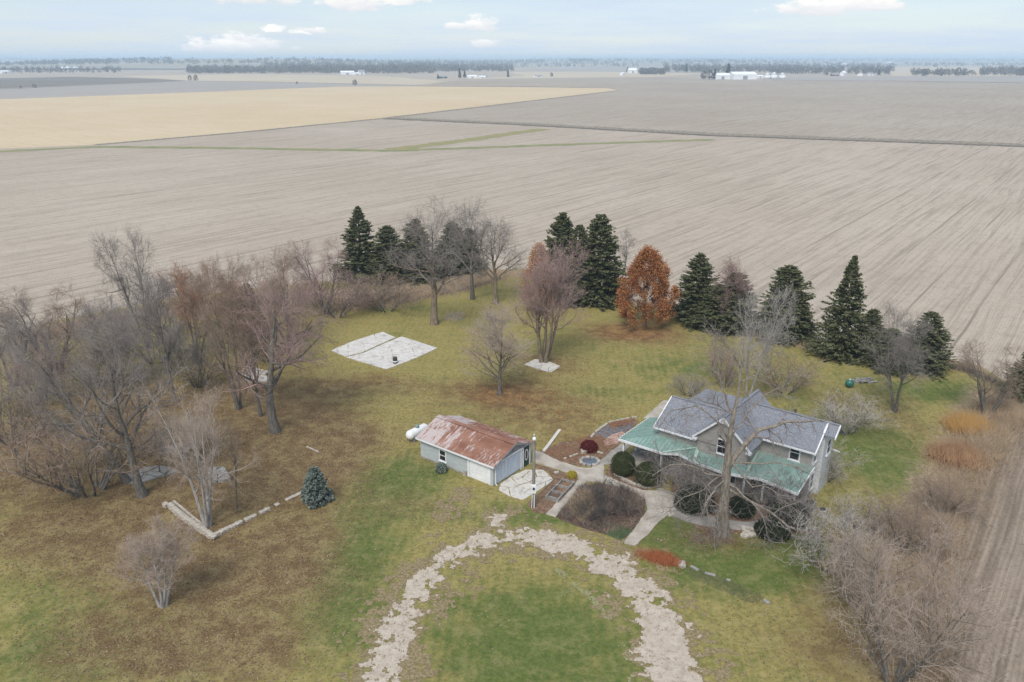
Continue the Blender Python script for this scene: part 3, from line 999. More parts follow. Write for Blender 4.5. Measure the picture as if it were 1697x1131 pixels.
# rake and fascia boards, set just outside the roof edges
trim((CU - 2.86, -3.16, cz(CU - 2.86) + .03), (CU - 0.01, -3.16, CZ + .03), 0.09, 0.24)
trim((CU + 0.01, -3.16, CZ + .03), (CU + 2.86, -3.16, cz(CU + 2.86) + .03), 0.09, 0.24)
trim((0.39, -0.55, rz(-0.55) + .03), (0.39, 1.2, rz(1.2) + .03), 0.1, 0.24)
trim((1.44, 1.15, rz(1.15) + .03), (1.44, RV, RZ + .03), 0.1, 0.24)
trim((0.38, 1.25, rz(1.25) + .06), (0.38, RV, RZ + .06), 0.16, 0.06)
trim((-4.4, -0.55, rz(-0.55) + .02), (0.39, -0.55, rz(-0.55) + .02), 0.1, 0.15).name = 'gutter'
trim((-14.4, -2.85, lz(-2.85) + .02), (-9.9, -2.85, lz(-2.85) + .02), 0.1, 0.15).name = 'gutter'
trim((-14.39, -2.8, lz(-2.8) + .02), (-14.39, LV, LZ_ + .02), 0.09, 0.2)
for s_, x_ in ((-1, CU - 2.62), (1, CU + 2.62)):            # boxed eave returns of the gable
    MB().box(x_ - 0.24, x_ + 0.24, -3.2, -2.82, cz(CU + 2.8) - .34, cz(CU + 2.8) - .12).build('eave_return', M_WHITE, house)
# gable ornament
MB().add([(CU - .42, -3.13, CZ - .62), (CU + .42, -3.13, CZ - .62), (CU, -3.13, CZ - .18), (CU - .42, -3.06, CZ - .62), (CU + .42, -3.06, CZ - .62), (CU, -3.06, CZ - .18)],
         [(0, 1, 2), (5, 4, 3), (0, 3, 4, 1), (1, 4, 5, 2), (2, 5, 3, 0)]).build('gable_ornament', M_WHITE, house)
window(house, (-7.35, -2.8, 3.55), (1, 0), 0.78, 1.3, (0, -1))
window(house, (-1.55, 0.0, 3.62), (1, 0), 0.80, 1.35, (0, -1))
window(house, (-1.7, 0.0, 0.95), (1, 0), 0.9, 1.45, (0, -1))
window(house, (-8.4, -2.8, 0.9), (1, 0), 0.85, 1.45, (0, -1))
window(house, (-6.2, -2.8, 0.9), (1, 0), 0.85, 1.45, (0, -1))
window(house, (-12.6, -2.4, 0.9), (1, 0), 0.9, 1.45, (0, -1))
window(house, (-14.0, -0.6, 0.9), (0, 1), 0.9, 1.45, (-1, 0))
m = MB()
m.box(-3.75, -2.85, -0.05, 0.005, 0.2, 2.25)
dr = m.build('front_door', M_WHITE, house)
MB().box(-3.5, -3.1, -0.065, -0.045, 1.2, 2.0).build('door_glass', M_GLASS, dr)
MB().lathe([(0.035, -0.1), (0.035, -0.06)], 8, (-2.97, 0, 1.15), 'y').build('door_knob', M_DARK, dr)
# porch: deck, roof planes, ribs, fascia, posts
EZ = 2.6
E_ = {0: (-17.3, -4.4), 1: (-12.5, -4.4), 2: (-11.2, -3.62), 3: (-9.3, -4.25), 4: (-6.4, -4.4), 5: (-4.5, -3.92), 6: (-3.2, -3.46), 7: (0.3, -4.02), 8: (-17.3, 1.9)}
TC, TG1, TG2, TR = (-9.78, -2.46, 3.2), (-9.75, -2.72, 3.02), (-4.85, -2.72, 3.02), (-4.84, 0.05, 3.46)
T0, TB, T7 = (-13.95, -2.35, 3.28), (-13.95, 1.9, 3.28), (0.3, 0.05, 3.46)
e3 = {k: (*v, EZ) for k, v in E_.items()}
planes = [([e3[8], e3[0], T0, TB], 0), ([e3[0], e3[1], TC, T0], 0), ([e3[1], e3[2], TC], 0), ([e3[2], e3[3], TC], 0), ([e3[3], TG1, TC], None),
          ([e3[3], e3[4], TG2, TG1], 0), ([e3[4], e3[5], TG2], None), ([e3[5], TR, TG2], None), ([e3[5], e3[6], TR], 0), ([e3[6], e3[7], T7, TR], 0)]
for pts, eave in planes:
    pr = MB().prism(pts, 0.07).build('porch_roof_panel', M_GREEN, house)
    if eave is None:
        continue
    a, b = np.array(pts[0]), np.array(pts[1])
    e = (b - a)[:2]
    Le = np.linalg.norm(e)
    e = e / Le
    nrm = np.array([-e[1], e[0]])
    P2 = np.array(pts)[:, :2]
    nv = np.cross(np.array(pts[1]) - a, np.array(pts[2]) - a)
    zf = lambda q: a[2] - (nv[0] * (q[0] - a[0]) + nv[1] * (q[1] - a[1])) / nv[2]
    m = MB()
    lo_s = min(np.dot(q - a[:2], e) for q in P2)
    hi_s = max(np.dot(q - a[:2], e) for q in P2)
    s_ = lo_s + 0.2
    while s_ < hi_s - 0.05:
        hits = []
        for i in range(len(P2)):
            q0, q1 = P2[i] - a[:2], P2[(i + 1) % len(P2)] - a[:2]
            s0, s1 = np.dot(q0, e), np.dot(q1, e)
            if (s0 - s_) * (s1 - s_) < 0:
                k = (s_ - s0) / (s1 - s0)
                hits.append(np.dot(q0 + k * (q1 - q0), nrm))
        if len(hits) >= 2:
            p0 = a[:2] + e * s_ + nrm * min(hits)
            p1 = a[:2] + e * s_ + nrm * max(hits)
            if np.linalg.norm(p1 - p0) > 0.15:
                m.bar((*p0, zf(p0) + .05), (*p1, zf(p1) + .05), 0.06, 0.07)
        s_ += 0.40
    if m.v:
        tag(m.build('standing_seams', M_GREEN, pr), kind='stuff')
for a, b, w in ((e3[1], TC, .22), (e3[3], TC, .3), (e3[5], TR, .22)):
    MB().bar((a[0], a[1], a[2] + .05), (b[0], b[1], b[2] + .05), w, 0.04).build('valley_flashing', M_GREENL, house)
MB().bar((*E_[0], EZ + .05), (T0[0], T0[1], T0[2] + .05), 0.12, 0.05).build('hip_cap', M_GREEN, house)
for i, j in ((8, 0), (0, 1), (1, 2), (2, 3), (3, 4), (4, 5), (5, 6), (6, 7)):
    MB().bar((*E_[i], EZ + 0.005), (*E_[j], EZ + 0.005), 0.10, 0.24).build('porch_fascia', M_WHITE, house)
MB().bar((0.34, -4.02, EZ + .02), (0.34, -0.02, 3.46), 0.08, 0.2).build('porch_fascia', M_WHITE, house)
deck = [(-17.0, 1.8), (-17.0, -4.1), (-12.6, -4.1), (-11.2, -3.4), (-9.3, -3.95), (-6.4, -4.1), (-4.5, -3.6), (-3.2, -3.2), (0.1, -3.75), (0.1, -0.01), (-4.8, -0.01), (-4.8, -2.81), (-9.71, -2.81), (-9.71, -2.41), (-14.01, -2.41), (-14.01, 1.8)]
MB().prism([(x, y, 0.2) for x, y in deck], 0.35).build('porch_floor', M_CONC2, house)
for (x, y) in [(-16.9, -4.02), (-12.75, -4.02), (-9.35, -3.85), (-6.4, -4.0), (-4.6, -3.6), (-3.0, -3.15), (-1.5, -3.35), (0.0, -3.62), (-16.9, 1.6), (-16.9, -1.4)]:
    m = MB().box(x - .08, x + .08, y - .08, y + .08, 0.2, EZ - 0.12)
    m.box(x - .12, x + .12, y - .12, y + .12, 0.2, 0.42)
    m.box(x - .12, x + .12, y - .12, y + .12, EZ - .32, EZ - .121)
    m.build('porch_post', M_WHITE, house)
# small vent stack
MB().lathe([(0.09, 0), (0.09, 0.6), (0.13, 0.62), (0.13, 0.7)], 10, (-3.0, 3.4, rz(3.4) - .05)).build('vent_pipe', M_DARK, house)

# ------------------------------------------------------------------ the garage
GO = G(818, 806)
garage = tag(empty('garage', (GO[0], GO[1], 0), TH), 'pale blue garage with a rusty metal roof', 'garage')
GL, GW, GH, GP = 9.5, 5.9, 2.30, 1.05
gr = lambda v: GH + GP * (1 - abs(v - GW / 2) / (GW / 2))
vs = []
for u in (-GL, 0):
    vs += [(u, 0, -0.1), (u, GW, -0.1), (u, GW, GH), (u, 0, GH)]
MB().add(vs, [(3, 2, 1, 0), (4, 5, 6, 7), (0, 4, 7, 3), (1, 2, 6, 5), (3, 7, 6, 2)]).build('wall', M_GSIDING, garage)
for u in (-GL, 0):
    s_ = 1 if u == 0 else -1
    nb = 14
    gb = MB().add([(u - .04, 0.02, GH + .002), (u - .04, GW - .02, GH + .002), (u - .04, GW / 2, GH + GP - .09), (u + .04, 0.02, GH + .002), (u + .04, GW - .02, GH + .002), (u + .04, GW / 2, GH + GP - .09)],
                  [(0, 1, 2), (5, 4, 3), (0, 3, 4, 1), (1, 4, 5, 2), (2, 5, 3, 0)]).build('gable_boards', M_GREYWOOD, garage)
    if u == 0:
        for i in range(nb):
            y0 = GW * i / nb + .012
            y1 = GW * (i + 1) / nb - .012
            z0, z1 = gr(y0) - .1, gr(y1) - .1
            if min(z0, z1) < GH + .05:
                continue
            MB().add([(.041, y0, GH), (.041, y1, GH), (.041, y1, z1), (.041, y0, z0), (.062, y0, GH), (.062, y1, GH), (.062, y1, z1), (.062, y0, z0)],
                     [(3, 2, 1, 0), (4, 5, 6, 7), (0, 1, 5, 4), (1, 2, 6, 5), (2, 3, 7, 6), (3, 0, 4, 7)]).build('board', M_GREYWOOD, gb)
# roof sheets, lapped and ribbed
nS = 12
su = (GL + 0.6) / nS
for side in (0, 1):
    for i in range(nS):
        for half in (0, 1):
            m = MB()
            a0 = -GL - 0.3 + su * i
            prof = []
            nr = 8
            for k in range(nr * 2 + 1):
                prof.append((a0 + (su + 0.04) * k / (nr * 2), 0.035 if k % 2 else 0.0))
            tt = ((0.0, 0.52), (0.5, 1.0))[half]
            edge = -0.32 if side == 0 else GW + 0.32
            top = GW / 2

            def pt(x, dz, q):
                y = edge + (top - edge) * q
                z = GH + GP - (abs(y - GW / 2) / (GW / 2)) * GP + 0.03 + dz + (0.012 if half else 0) + 0.004 * (i % 2)
                return (x, y, z)
            vs = [pt(x, dz, tt[0]) for x, dz in prof] + [pt(x, dz, tt[1]) for x, dz in prof]
            n_ = len(prof)
            fs = [(k, k + 1, k + 1 + n_, k + n_) if side == 0 else (k + n_, k + 1 + n_, k + 1, k) for k in range(n_ - 1)]
            m.add(vs, fs)
            m.build('roof_sheet', M_RUST, garage)
for side in (-1, 1):
    y = GW / 2 + side * (GW / 2 + 0.33)
    ez = GH - GP * 0.33 / (GW / 2)
    MB().bar((-GL - .3, y, ez + .03), (.3, y, ez + .03), 0.06, 0.17).build('eave_fascia', M_WHITE, garage)
    MB().bar((.33, y, ez + .02), (.33, GW / 2, GH + GP + .02), 0.06, 0.16).build('rake_board', M_GREYWOOD, garage)
    MB().bar((-GL - .33, y, ez + .02), (-GL - .33, GW / 2, GH + GP + .02), 0.06, 0.16).build('rake_board', M_GREYWOOD, garage)
m = MB()
m.bar((-GL - .3, GW / 2 - .14, GH + GP + .075), (.3, GW / 2 - .14, GH + GP + .075), 0.3, 0.03)
m.bar((-GL - .3, GW / 2 + .14, GH + GP + .075), (.3, GW / 2 + .14, GH + GP + .075), 0.27, 0.034)
m.build('ridge_cap', M_RUST, garage)
# front (long) side: overhead door near the corner, trim posts, window
od = MB().box(-2.95, -0.35, -0.035, 0.02, 0.0, 2.1).build('overhead_door', M_WHITE, garage)
for k in range(4):
    for j in range(4):
        MB().box(-2.88 + j * .63, -2.88 + j * .63 + .56, -0.05, -0.03, 0.07 + k * .51, 0.07 + k * .51 + .42).build('door_panel', M_WHITE, od)
MB().box(-3.2, -2.97, -0.06, 0.02, -0.05, 2.1).build('door_trim', M_WHITE, garage)
MB().box(-0.33, -0.02, -0.06, 0.02, -0.05, 2.1).build('door_trim', M_GSIDING, garage)
window(garage, (-6.45, 0.0, 0.62), (1, 0), 0.72, 1.05, (0, -1))
MB().box(-3.55, -3.3, -0.3, -0.05, 0.0, 0.5).build('vent_box', M_TIMBER, garage)
MB().lathe([(0.05, -.16), (0.1, -.1), (0.1, 0)], 10, (-GL + .5, 0, 1.95), 'y').build('wall_lamp', M_DARK, garage)
MB().lathe([(0.05, -.16), (0.1, -.1), (0.1, 0)], 10, (-0.25, -0.06, 1.95), 'y').build('wall_lamp', M_DARK, garage)
# gable end: wide pale blue sliding door made of panels, green entry door
sd = MB().box(0.0, 0.05, 0.25, 4.05, 0.1, 2.18).build('sliding_door', M_BLUEDOOR, garage)
for k in range(8):
    y0 = 0.27 + k * 0.47
    MB().box(0.052, 0.075, y0, y0 + 0.455, 0.13, 2.15).build('door_panel', M_BLUEDOOR, sd)
MB().box(0.0, 0.14, 0.1, 4.35, 2.20, 2.31).build('door_track', M_WHITE, garage)
MB().box(0.0, 0.1, 4.1, 4.24, -0.05, 2.19).build('door_trim', M_WHITE, garage)
ed = MB().box(0.0, 0.05, 4.62, 5.5, 0.05, 2.1).build('entry_door', M_DKGREEN, garage)
m = MB()
nn = 24
ring = []
for r0, r1 in ((0.3, 0.62), (0.2, 0.5)):
    ring.append([(5.06 + r0 * math.cos(2 * math.pi * i / nn), 1.25 + r1 * math.sin(2 * math.pi * i / nn)) for i in range(nn)])
vs = [(0.065, y, z) for y, z in ring[0]] + [(0.065, y, z) for y, z in ring[1]]
m.add(vs, [(i, (i + 1) % nn, (i + 1) % nn + nn, i + nn) for i in range(nn)])
m.build('oval_window_frame', M_WHITE, ed)
MB().add([(0.06, y, z) for y, z in ring[1]], [tuple(range(nn))]).build('oval_pane', M_GLASS, ed)
MB().lathe([(0.035, 0.05), (0.035, 0.11)], 8, (0, 4.72, 1.05), 'x').build('door_knob', M_DARK, ed)
MB().box(0.0, 0.08, 4.48, 4.6, -0.05, 2.18).build('door_trim', M_WHITE, garage)
MB().box(0.0, 0.08, 5.52, 5.64, -0.05, 2.18).build('door_trim', M_WHITE, garage)
MB().tube([(0.12, 0.14, 2.1), (0.12, 0.14, 0.25), (0.32, 0.14, 0.08)], [.05, .05, .05], 8).build('downspout', M_WHITE, garage)
MB().box(-GL - .02, 0.015, -0.02, GW + .02, -0.1, 0.16).build('foundation', M_STONEG, garage)

# ------------------------------------------------------------------ trees
M_BARK = simple('grey_bark', (0.20, 0.18, 0.155), (0.095, 0.085, 0.07), 3.0, 0.95, 0.6, sc=(3, 3, 0.6), detail=7)
M_BARKB = simple('brown_bark', (0.27, 0.215, 0.155), (0.14, 0.11, 0.08), 2.0, 0.95, 0.6, sc=(3, 3, 0.6), detail=7)
M_BARKP = simple('pale_bark', (0.40, 0.37, 0.335), (0.24, 0.22, 0.20), 2.0, 0.95, 0.5, sc=(3, 3, 0.6), detail=7)
TW = {'grey': simple('grey_twigs', (0.30, 0.265, 0.235), (0.21, 0.18, 0.16), 0.8, 0.95),
      'pale': simple('pale_twigs', (0.50, 0.455, 0.41), (0.36, 0.325, 0.29), 0.8, 0.95),
      'brown': simple('brown_twigs', (0.34, 0.255, 0.195), (0.24, 0.175, 0.13), 0.8, 0.95),
      'pink': simple('pinkish_twigs', (0.40, 0.285, 0.25), (0.29, 0.20, 0.18), 0.8, 0.95),
      'dark': simple('dark_twigs', (0.115, 0.10, 0.09), (0.07, 0.06, 0.055), 0.8, 0.95),
      'tan': simple('tan_twigs', (0.40, 0.30, 0.20), (0.27, 0.20, 0.13), 0.8, 0.95),
      'beige': simple('beige_twigs', (0.46, 0.37, 0.30), (0.33, 0.26, 0.21), 0.8, 0.95),
      'rust': simple('rusty_twigs', (0.36, 0.20, 0.115), (0.25, 0.13, 0.08), 0.8, 0.95)}
BK = {'grey': M_BARK, 'brown': M_BARKB, 'pale': M_BARKP}


def unit(v):
    return v / (np.linalg.norm(v, axis=-1, keepdims=True) + 1e-9)


def sprout(rg, P, R, n, tr, ang, L, S, wander, trop, rr, rmin, taper=0.25):
    """n children on each polyline of P (N,S0,3); returns polylines (N*n, S, 3) and radii"""
    N, S0, _ = P.shape
    idx = np.repeat(np.arange(N), n)
    M = len(idx)
    base = np.tile((np.arange(n) + 0.5) / n, N)
    t = tr[0] + (tr[1] - tr[0]) * np.clip(base + rg.uniform(-.5, .5, M) / n, 0, 1)
    x = t * (S0 - 1)
    i0 = np.clip(np.floor(x).astype(int), 0, S0 - 2)
    f = (x - i0)[:, None]
    p = P[idx, i0] * (1 - f) + P[idx, i0 + 1] * f
    tan = unit(P[idx, i0 + 1] - P[idx, i0])
    pr = R[idx, i0] * (1 - f[:, 0]) + R[idx, i0 + 1] * f[:, 0]
    rnd = rg.normal(size=(M, 3))
    side = unit(rnd - tan * np.sum(rnd * tan, 1, keepdims=True))
    a = np.radians(rg.normal(ang[0], ang[1], M))[:, None]
    d = unit(tan * np.cos(a) + side * np.sin(a))
    ln = (L(t) if callable(L) else np.full(M, L)) * rg.uniform(0.65, 1.25, M)
    pts = np.empty((M, S, 3))
    pts[:, 0] = p
    for k in range(1, S):
        d = unit(d + rg.normal(size=(M, 3)) * wander + np.array([0, 0, trop]))
        pts[:, k] = pts[:, k - 1] + d * (ln / (S - 1))[:, None]
    r0 = np.maximum(pr * rr, rmin)
    rad = r0[:, None] * np.linspace(1, taper, S)[None, :]
    return pts, np.maximum(rad, rmin * 0.6)


def stems_poly(rg, n, H, S, spread, r0, lean=(0, 0), wander=0.05, base_r=0.25):
    P = np.zeros((n, S, 3))
    for i in range(n):
        a = 2 * math.pi * i / max(n, 1) + rg.uniform(0, 1.5)
        off = base_r if n > 1 else 0.0
        P[i, 0] = (off * math.cos(a), off * math.sin(a), -0.05)
        d = np.array([math.cos(a) * spread + lean[0], math.sin(a) * spread + lean[1], 1.0])
        h = H * rg.uniform(0.8, 1.0)
        for k in range(1, S):
            d = unit(d + np.append(rg.normal(size=2) * wander, 0.03))
            P[i, k] = P[i, k - 1] + d * h / (S - 1)
    R = np.linspace(1, 0.16, S)[None, :] ** 1.15 * r0 * np.ones((n, 1))
    R[:, 0] *= 1.25
    return P, R


def merge(parts):
    V, F, b = [], [], 0
    for v, f in parts:
        V.append(v)
        F.append(f + b)
        b += len(v)
    return np.concatenate(V), np.concatenate(F)


def tri(f):
    return np.concatenate([f[:, [0, 1, 2]], f[:, [0, 2, 3]]])


def tree_meshes(name, rg, P, R, limbs, branch, twig, twiglet, rtw, P1=None, R1=None):
    """limbs/branch/twig/twiglet: (n, (t0,t1), (ang,sd), length, trop)"""
    if P1 is None:
        P1, R1 = sprout(rg, P, R, *limbs[:3], limbs[3], 7, 0.14, limbs[4], 0.55, 0.02)
    else:
        if limbs is not None:
            a, b = sprout(rg, P, R, *limbs[:3], limbs[3], P1.shape[1], 0.14, limbs[4], 0.45, 0.02)
            P1, R1 = np.concatenate([P1, a]), np.concatenate([R1, b])
    P2, R2 = sprout(rg, P1, R1, *branch[:3], branch[3], 5, 0.20, branch[4], 0.55, rtw * 1.5)
    P3, R3 = sprout(rg, P2, R2, *twig[:3], twig[3], 4, 0.24, twig[4], 0.6, rtw)
    src, srr = np.concatenate([P3, P2[:, 1:]]), np.concatenate([R3, R2[:, 1:]])
    P4, R4 = sprout(rg, src, srr, *twiglet[:3], twiglet[3], 2, 0.1, twiglet[4], 0.8, rtw * 0.8)
    trunk = merge([tubes(P, R, 9), tubes(P1, R1, 6)])
    crown_q = merge([tubes(P2, R2, 4), tubes(P3, R3, 3)])
    cv, cf = cones(P4[:, 0], P4[:, 1], np.maximum(R4[:, 0], rtw * .8))
    qv, qf = crown_q
    V = np.concatenate([qv, cv])
    F = np.concatenate([tri(qf), cf + len(qv)])
    allp = np.concatenate([P.reshape(-1, 3), P3.reshape(-1, 3), P4.reshape(-1, 3)])
    r = np.hypot(allp[:, 0] - P[0, 0, 0], allp[:, 1] - P[0, 0, 1])
    info = dict(h=float(np.percentile(allp[:, 2], 99.7)), r=float(np.percentile(r, 96)), tips=P4[:, 1])
    info['trunk'] = np_mesh(name + '_trunk', *trunk, [M_BARK], True)
    info['crown'] = np_mesh(name + '_crown', V, F, [TW['grey']])
    return info


VAR = {}
rg = np.random.default_rng(21)
# big spreading shade trees (two of them differ)
for nm, sd in (('spread1', 3), ('spread2', 14)):
    rg = np.random.default_rng(sd)
    P, R = stems_poly(rg, 1, 12, 9, 0, 0.42, (0.03, 0), 0.06)
    VAR[nm] = tree_meshes(nm, rg, P, R, (13, (0.30, 1.0), (52, 10), lambda t: 6.4 * (1.25 - 0.75 * t), 0.05),
                          (9, (0.2, 1), (45, 12), lambda t: 2.9 * (1.2 - 0.6 * t), 0.03), (8, (0.2, 1), (45, 15), 1.25, 0.03), (5, (0.15, 1), (42, 16), 0.62, 0.02), 0.010)
# dense upright ovals
for nm, sd in (('oval1', 5), ('oval2', 6)):
    rg = np.random.default_rng(sd)
    P, R = stems_poly(rg, 1, 9.5, 9, 0, 0.16, (0, 0.02), 0.04)
    VAR[nm] = tree_meshes(nm, rg, P, R, (26, (0.22, 1.0), (48, 8), lambda t: 4.2 * (1.1 - 0.75 * t), 0.11),
                          (8, (0.15, 1), (35, 10), lambda t: 1.9 * (1.2 - 0.6 * t), 0.08), (6, (0.2, 1), (38, 14), 0.9, 0.05), (4, (0.15, 1), (36, 14), 0.55, 0.04), 0.009)
# vase shaped, several stems from one foot
for nm, sd, ns in (('vase1', 8, 3), ('vase2', 9, 5), ('vase3', 10, 2)):
    rg = np.random.default_rng(sd)
    P, R = stems_poly(rg, ns, 12, 9, 0.30, 0.24, (0, 0), 0.07)
    VAR[nm] = tree_meshes(nm, rg, P, R, (int(30 / ns), (0.28, 1.0), (48, 12), lambda t: 5.0 * (1.15 - 0.65 * t), 0.05),
                          (7, (0.15, 1), (40, 12), lambda t: 2.1 * (1.2 - 0.6 * t), 0.05), (7, (0.2, 1), (42, 15), 1.05, 0.03), (5, (0.15, 1), (42, 16), 0.65, 0.02), 0.0095)
rg = np.random.default_rng(61)
P, R = stems_poly(rg, 5, 11.5, 9, 0.17, 0.20, (0, 0), 0.05, 0.3)
VAR['fan'] = tree_meshes('fan', rg, P, R, (9, (0.30, 1.0), (36, 8), lambda t: 4.6 * (1.2 - 0.7 * t), 0.10),
                         (7, (0.15, 1), (34, 10), lambda t: 2.2 * (1.2 - 0.6 * t), 0.08), (6, (0.2, 1), (36, 12), 1.0, 0.06), (5, (0.15, 1), (36, 14), 0.6, 0.04), 0.0095)
# low shrubs with many stems
for nm, sd in (('shrub1', 31), ('shrub2', 32)):
    rg = np.random.default_rng(sd)
    P, R = stems_poly(rg, 13, 3.2, 6, 0.75, 0.045, (0, 0), 0.12, 0.35)
    VAR[nm] = tree_meshes(nm, rg, P, R, (5, (0.15, 1.0), (38, 12), lambda t: 1.6 * (1.1 - 0.5 * t), 0.08),
                          (4, (0.15, 1), (40, 14), 0.9, 0.05), (3, (0.2, 1), (40, 15), 0.5, 0.04), (2, (0.2, 1), (38, 15), 0.32, 0.03), 0.0085)
# slim field edge tree
rg = np.random.default_rng(12)
P, R = stems_poly(rg, 1, 10, 9, 0, 0.14, (0.02, 0), 0.06)
VAR['slim'] = tree_meshes('slim', rg, P, R, (14, (0.3, 1.0), (34, 8), lambda t: 2.8 * (1.15 - 0.7 * t), 0.1), (6, (0.2, 1), (38, 10), 1.2, 0.06),
                          (5, (0.2, 1), (40, 12), 0.6, 0.04), (3, (0.2, 1), (40, 12), 0.35, 0.03), 0.010)


def mesh_part(name, me, parent, mat):
    o = bpy.data.objects.new(name, me)
    link(o, parent)
    o.material_slots[0].link = 'OBJECT'
    o.material_slots[0].material = mat
    return o


def tree(var, base, top, wpx, name, label, bark='grey', tw='grey', rz=0.0, lean=(0, 0), group=None, cat='tree', cap=None):
    v = VAR[var]
    x, y = G(*base)
    h = height_to(top, x, y)
    w = wpx * 1.18 * depth(x, y, h * 0.5) / FPX / 2
    root = empty(name, (x, y, 0), rz)
    s = w / v['r']
    root.scale = (s, s, h / v['h'])
    root.rotation_euler = (lean[1], lean[0], rz)
    tag(root, label, cat, group)
    mesh_part('trunk', v['trunk'], root, BK[bark])
    mesh_part('crown', v['crown'], root, TW[tw])
    return root


# ---- bare trees of the yard
T = [
    ('spread1', (720, 538), 328, 150, 'shade_tree', 'tall spreading bare tree behind the big white slab', 'brown', 'grey', 2.1),
    ('spread2', (783, 496), 326, 84, 'bare_tree', 'narrow bare tree with dark trunk beside the dark spruces', 'grey', 'grey', 0.4),
    ('spread2', (822, 504), 356, 92, 'bare_tree', 'open crowned bare tree at the back edge of the lawn', 'brown', 'grey', 3.9),
    ('fan', (901, 600), 402, 118, 'bare_tree', 'broad pinkish bare tree standing on a small white slab', 'brown', 'pink', 1.0),
    ('oval1', (828, 655), 508, 104, 'young_tree', 'bushy brown bare tree in the middle of the lawn', 'grey', 'beige', 0.0),
    ('slim', (1029, 478), 378, 40, 'slim_tree', 'thin bare tree between tall spruces and orange oak', 'grey', 'grey', 0.5),
    ('vase3', (1484, 682), 505, 138, 'bare_tree', 'grey bare tree in front of the spruces at right', 'grey', 'grey', 0.8),
    ('vase2', (1634, 692), 572, 100, 'bare_tree', 'small dark brown bare tree near the right edge', 'grey', 'brown', 0.3),
    ('vase3', (1236, 668), 470, 100, 'white_barked_tree', 'pale white barked bare tree rising behind the house', 'pale', 'pale', 2.6),
    ('spread2', (236, 822), 505, 170, 'bare_tree', 'tall grey bare tree beside the broken stone slabs', 'grey', 'grey', 5.1),
    ('spread1', (212, 800), 500, 190, 'leaning_tree', 'bare tree leaning left from the broken stone slabs', 'grey', 'grey', 0.9),
    ('oval2', (291, 668), 450, 100, 'bare_tree', 'straight bare tree left of the pale thicket', 'grey', 'grey', 0.4),
    ('vase1', (396, 678), 420, 110, 'bare_tree', 'reddish bare tree among the left grove', 'grey', 'brown', 0.2),
    ('oval1', (432, 690), 455, 95, 'bare_tree', 'bare tree with dark trunk in the middle of the left grove', 'grey', 'brown', 1.4),
    ('spread1', (456, 716), 440, 200, 'bare_tree', 'wide bare tree at the right end of the left grove', 'grey', 'pink', 4.0),
    ('vase2', (344, 872), 645, 150, 'clump_tree', 'pale many stemmed bare tree inside the low stone corner', 'pale', 'beige', 0.1),
    ('fan', (270, 1004), 862, 112, 'young_tree', 'small bare tree alone on the lawn at lower left', 'pale', 'beige', 0.7),
    ('slim', (393, 850), 690, 40, 'sapling', 'thin bare sapling beside the low stone wall', 'grey', 'brown', 0.3),
    ('vase3', (248, 578), 376, 96, 'bare_tree', 'tall twin stemmed bare tree by the field edge at left', 'grey', 'grey', 0.3),
    ('vase1', (330, 600), 432, 90, 'bare_tree', 'rust tinged bare tree between grove and stubble field', 'grey', 'rust', 2.2),
    ('vase2', (95, 615), 478, 160, 'bare_tree', 'low spreading brown bare tree at the left field edge', 'grey', 'brown', 1.1),
    ('vase1', (25, 640), 500, 130, 'bare_tree', 'dark leaning bare tree at the left border of the photo', 'grey', 'grey', 2.9),
    ('oval1', (330, 560), 440, 90, 'bare_tree', 'twiggy bare tree behind the rust tinged one', 'grey', 'brown', 2.2),
    ('vase2', (540, 520), 395, 100, 'bare_tree', 'greyish bare tree left of the first tall spruce', 'grey', 'pink', 0.9),
    ('vase1', (480, 580), 412, 120, 'bare_tree', 'brownish bare tree behind the wide grove tree', 'grey', 'brown', 0.5),
    ('oval2', (205, 640), 490, 110, 'bare_tree', 'grey bare tree in front of the twin stemmed one', 'grey', 'grey', 1.9),
    ('vase3', (405, 600), 452, 90, 'bare_tree', 'slender brown bare tree behind the dark trunked grove trees', 'grey', 'rust', 1.3),
    ('oval1', (1213, 548), 428, 60, 'bare_tree', 'small reddish bare tree between two spruces', 'grey', 'pink', 0.6),
]
LEANERS = {'leaning_tree': (-0.42, 0.0)}
for (var, base, top, wpx, nm, lab, bk, tw, rzv) in T:
    r = tree(var, base, top, wpx, nm, lab, bk, tw, rzv)
    if nm in LEANERS:
        r.rotation_euler = (0, LEANERS[nm][0], 0)
        r.scale.x *= 0.75
        r.scale.y *= 0.75

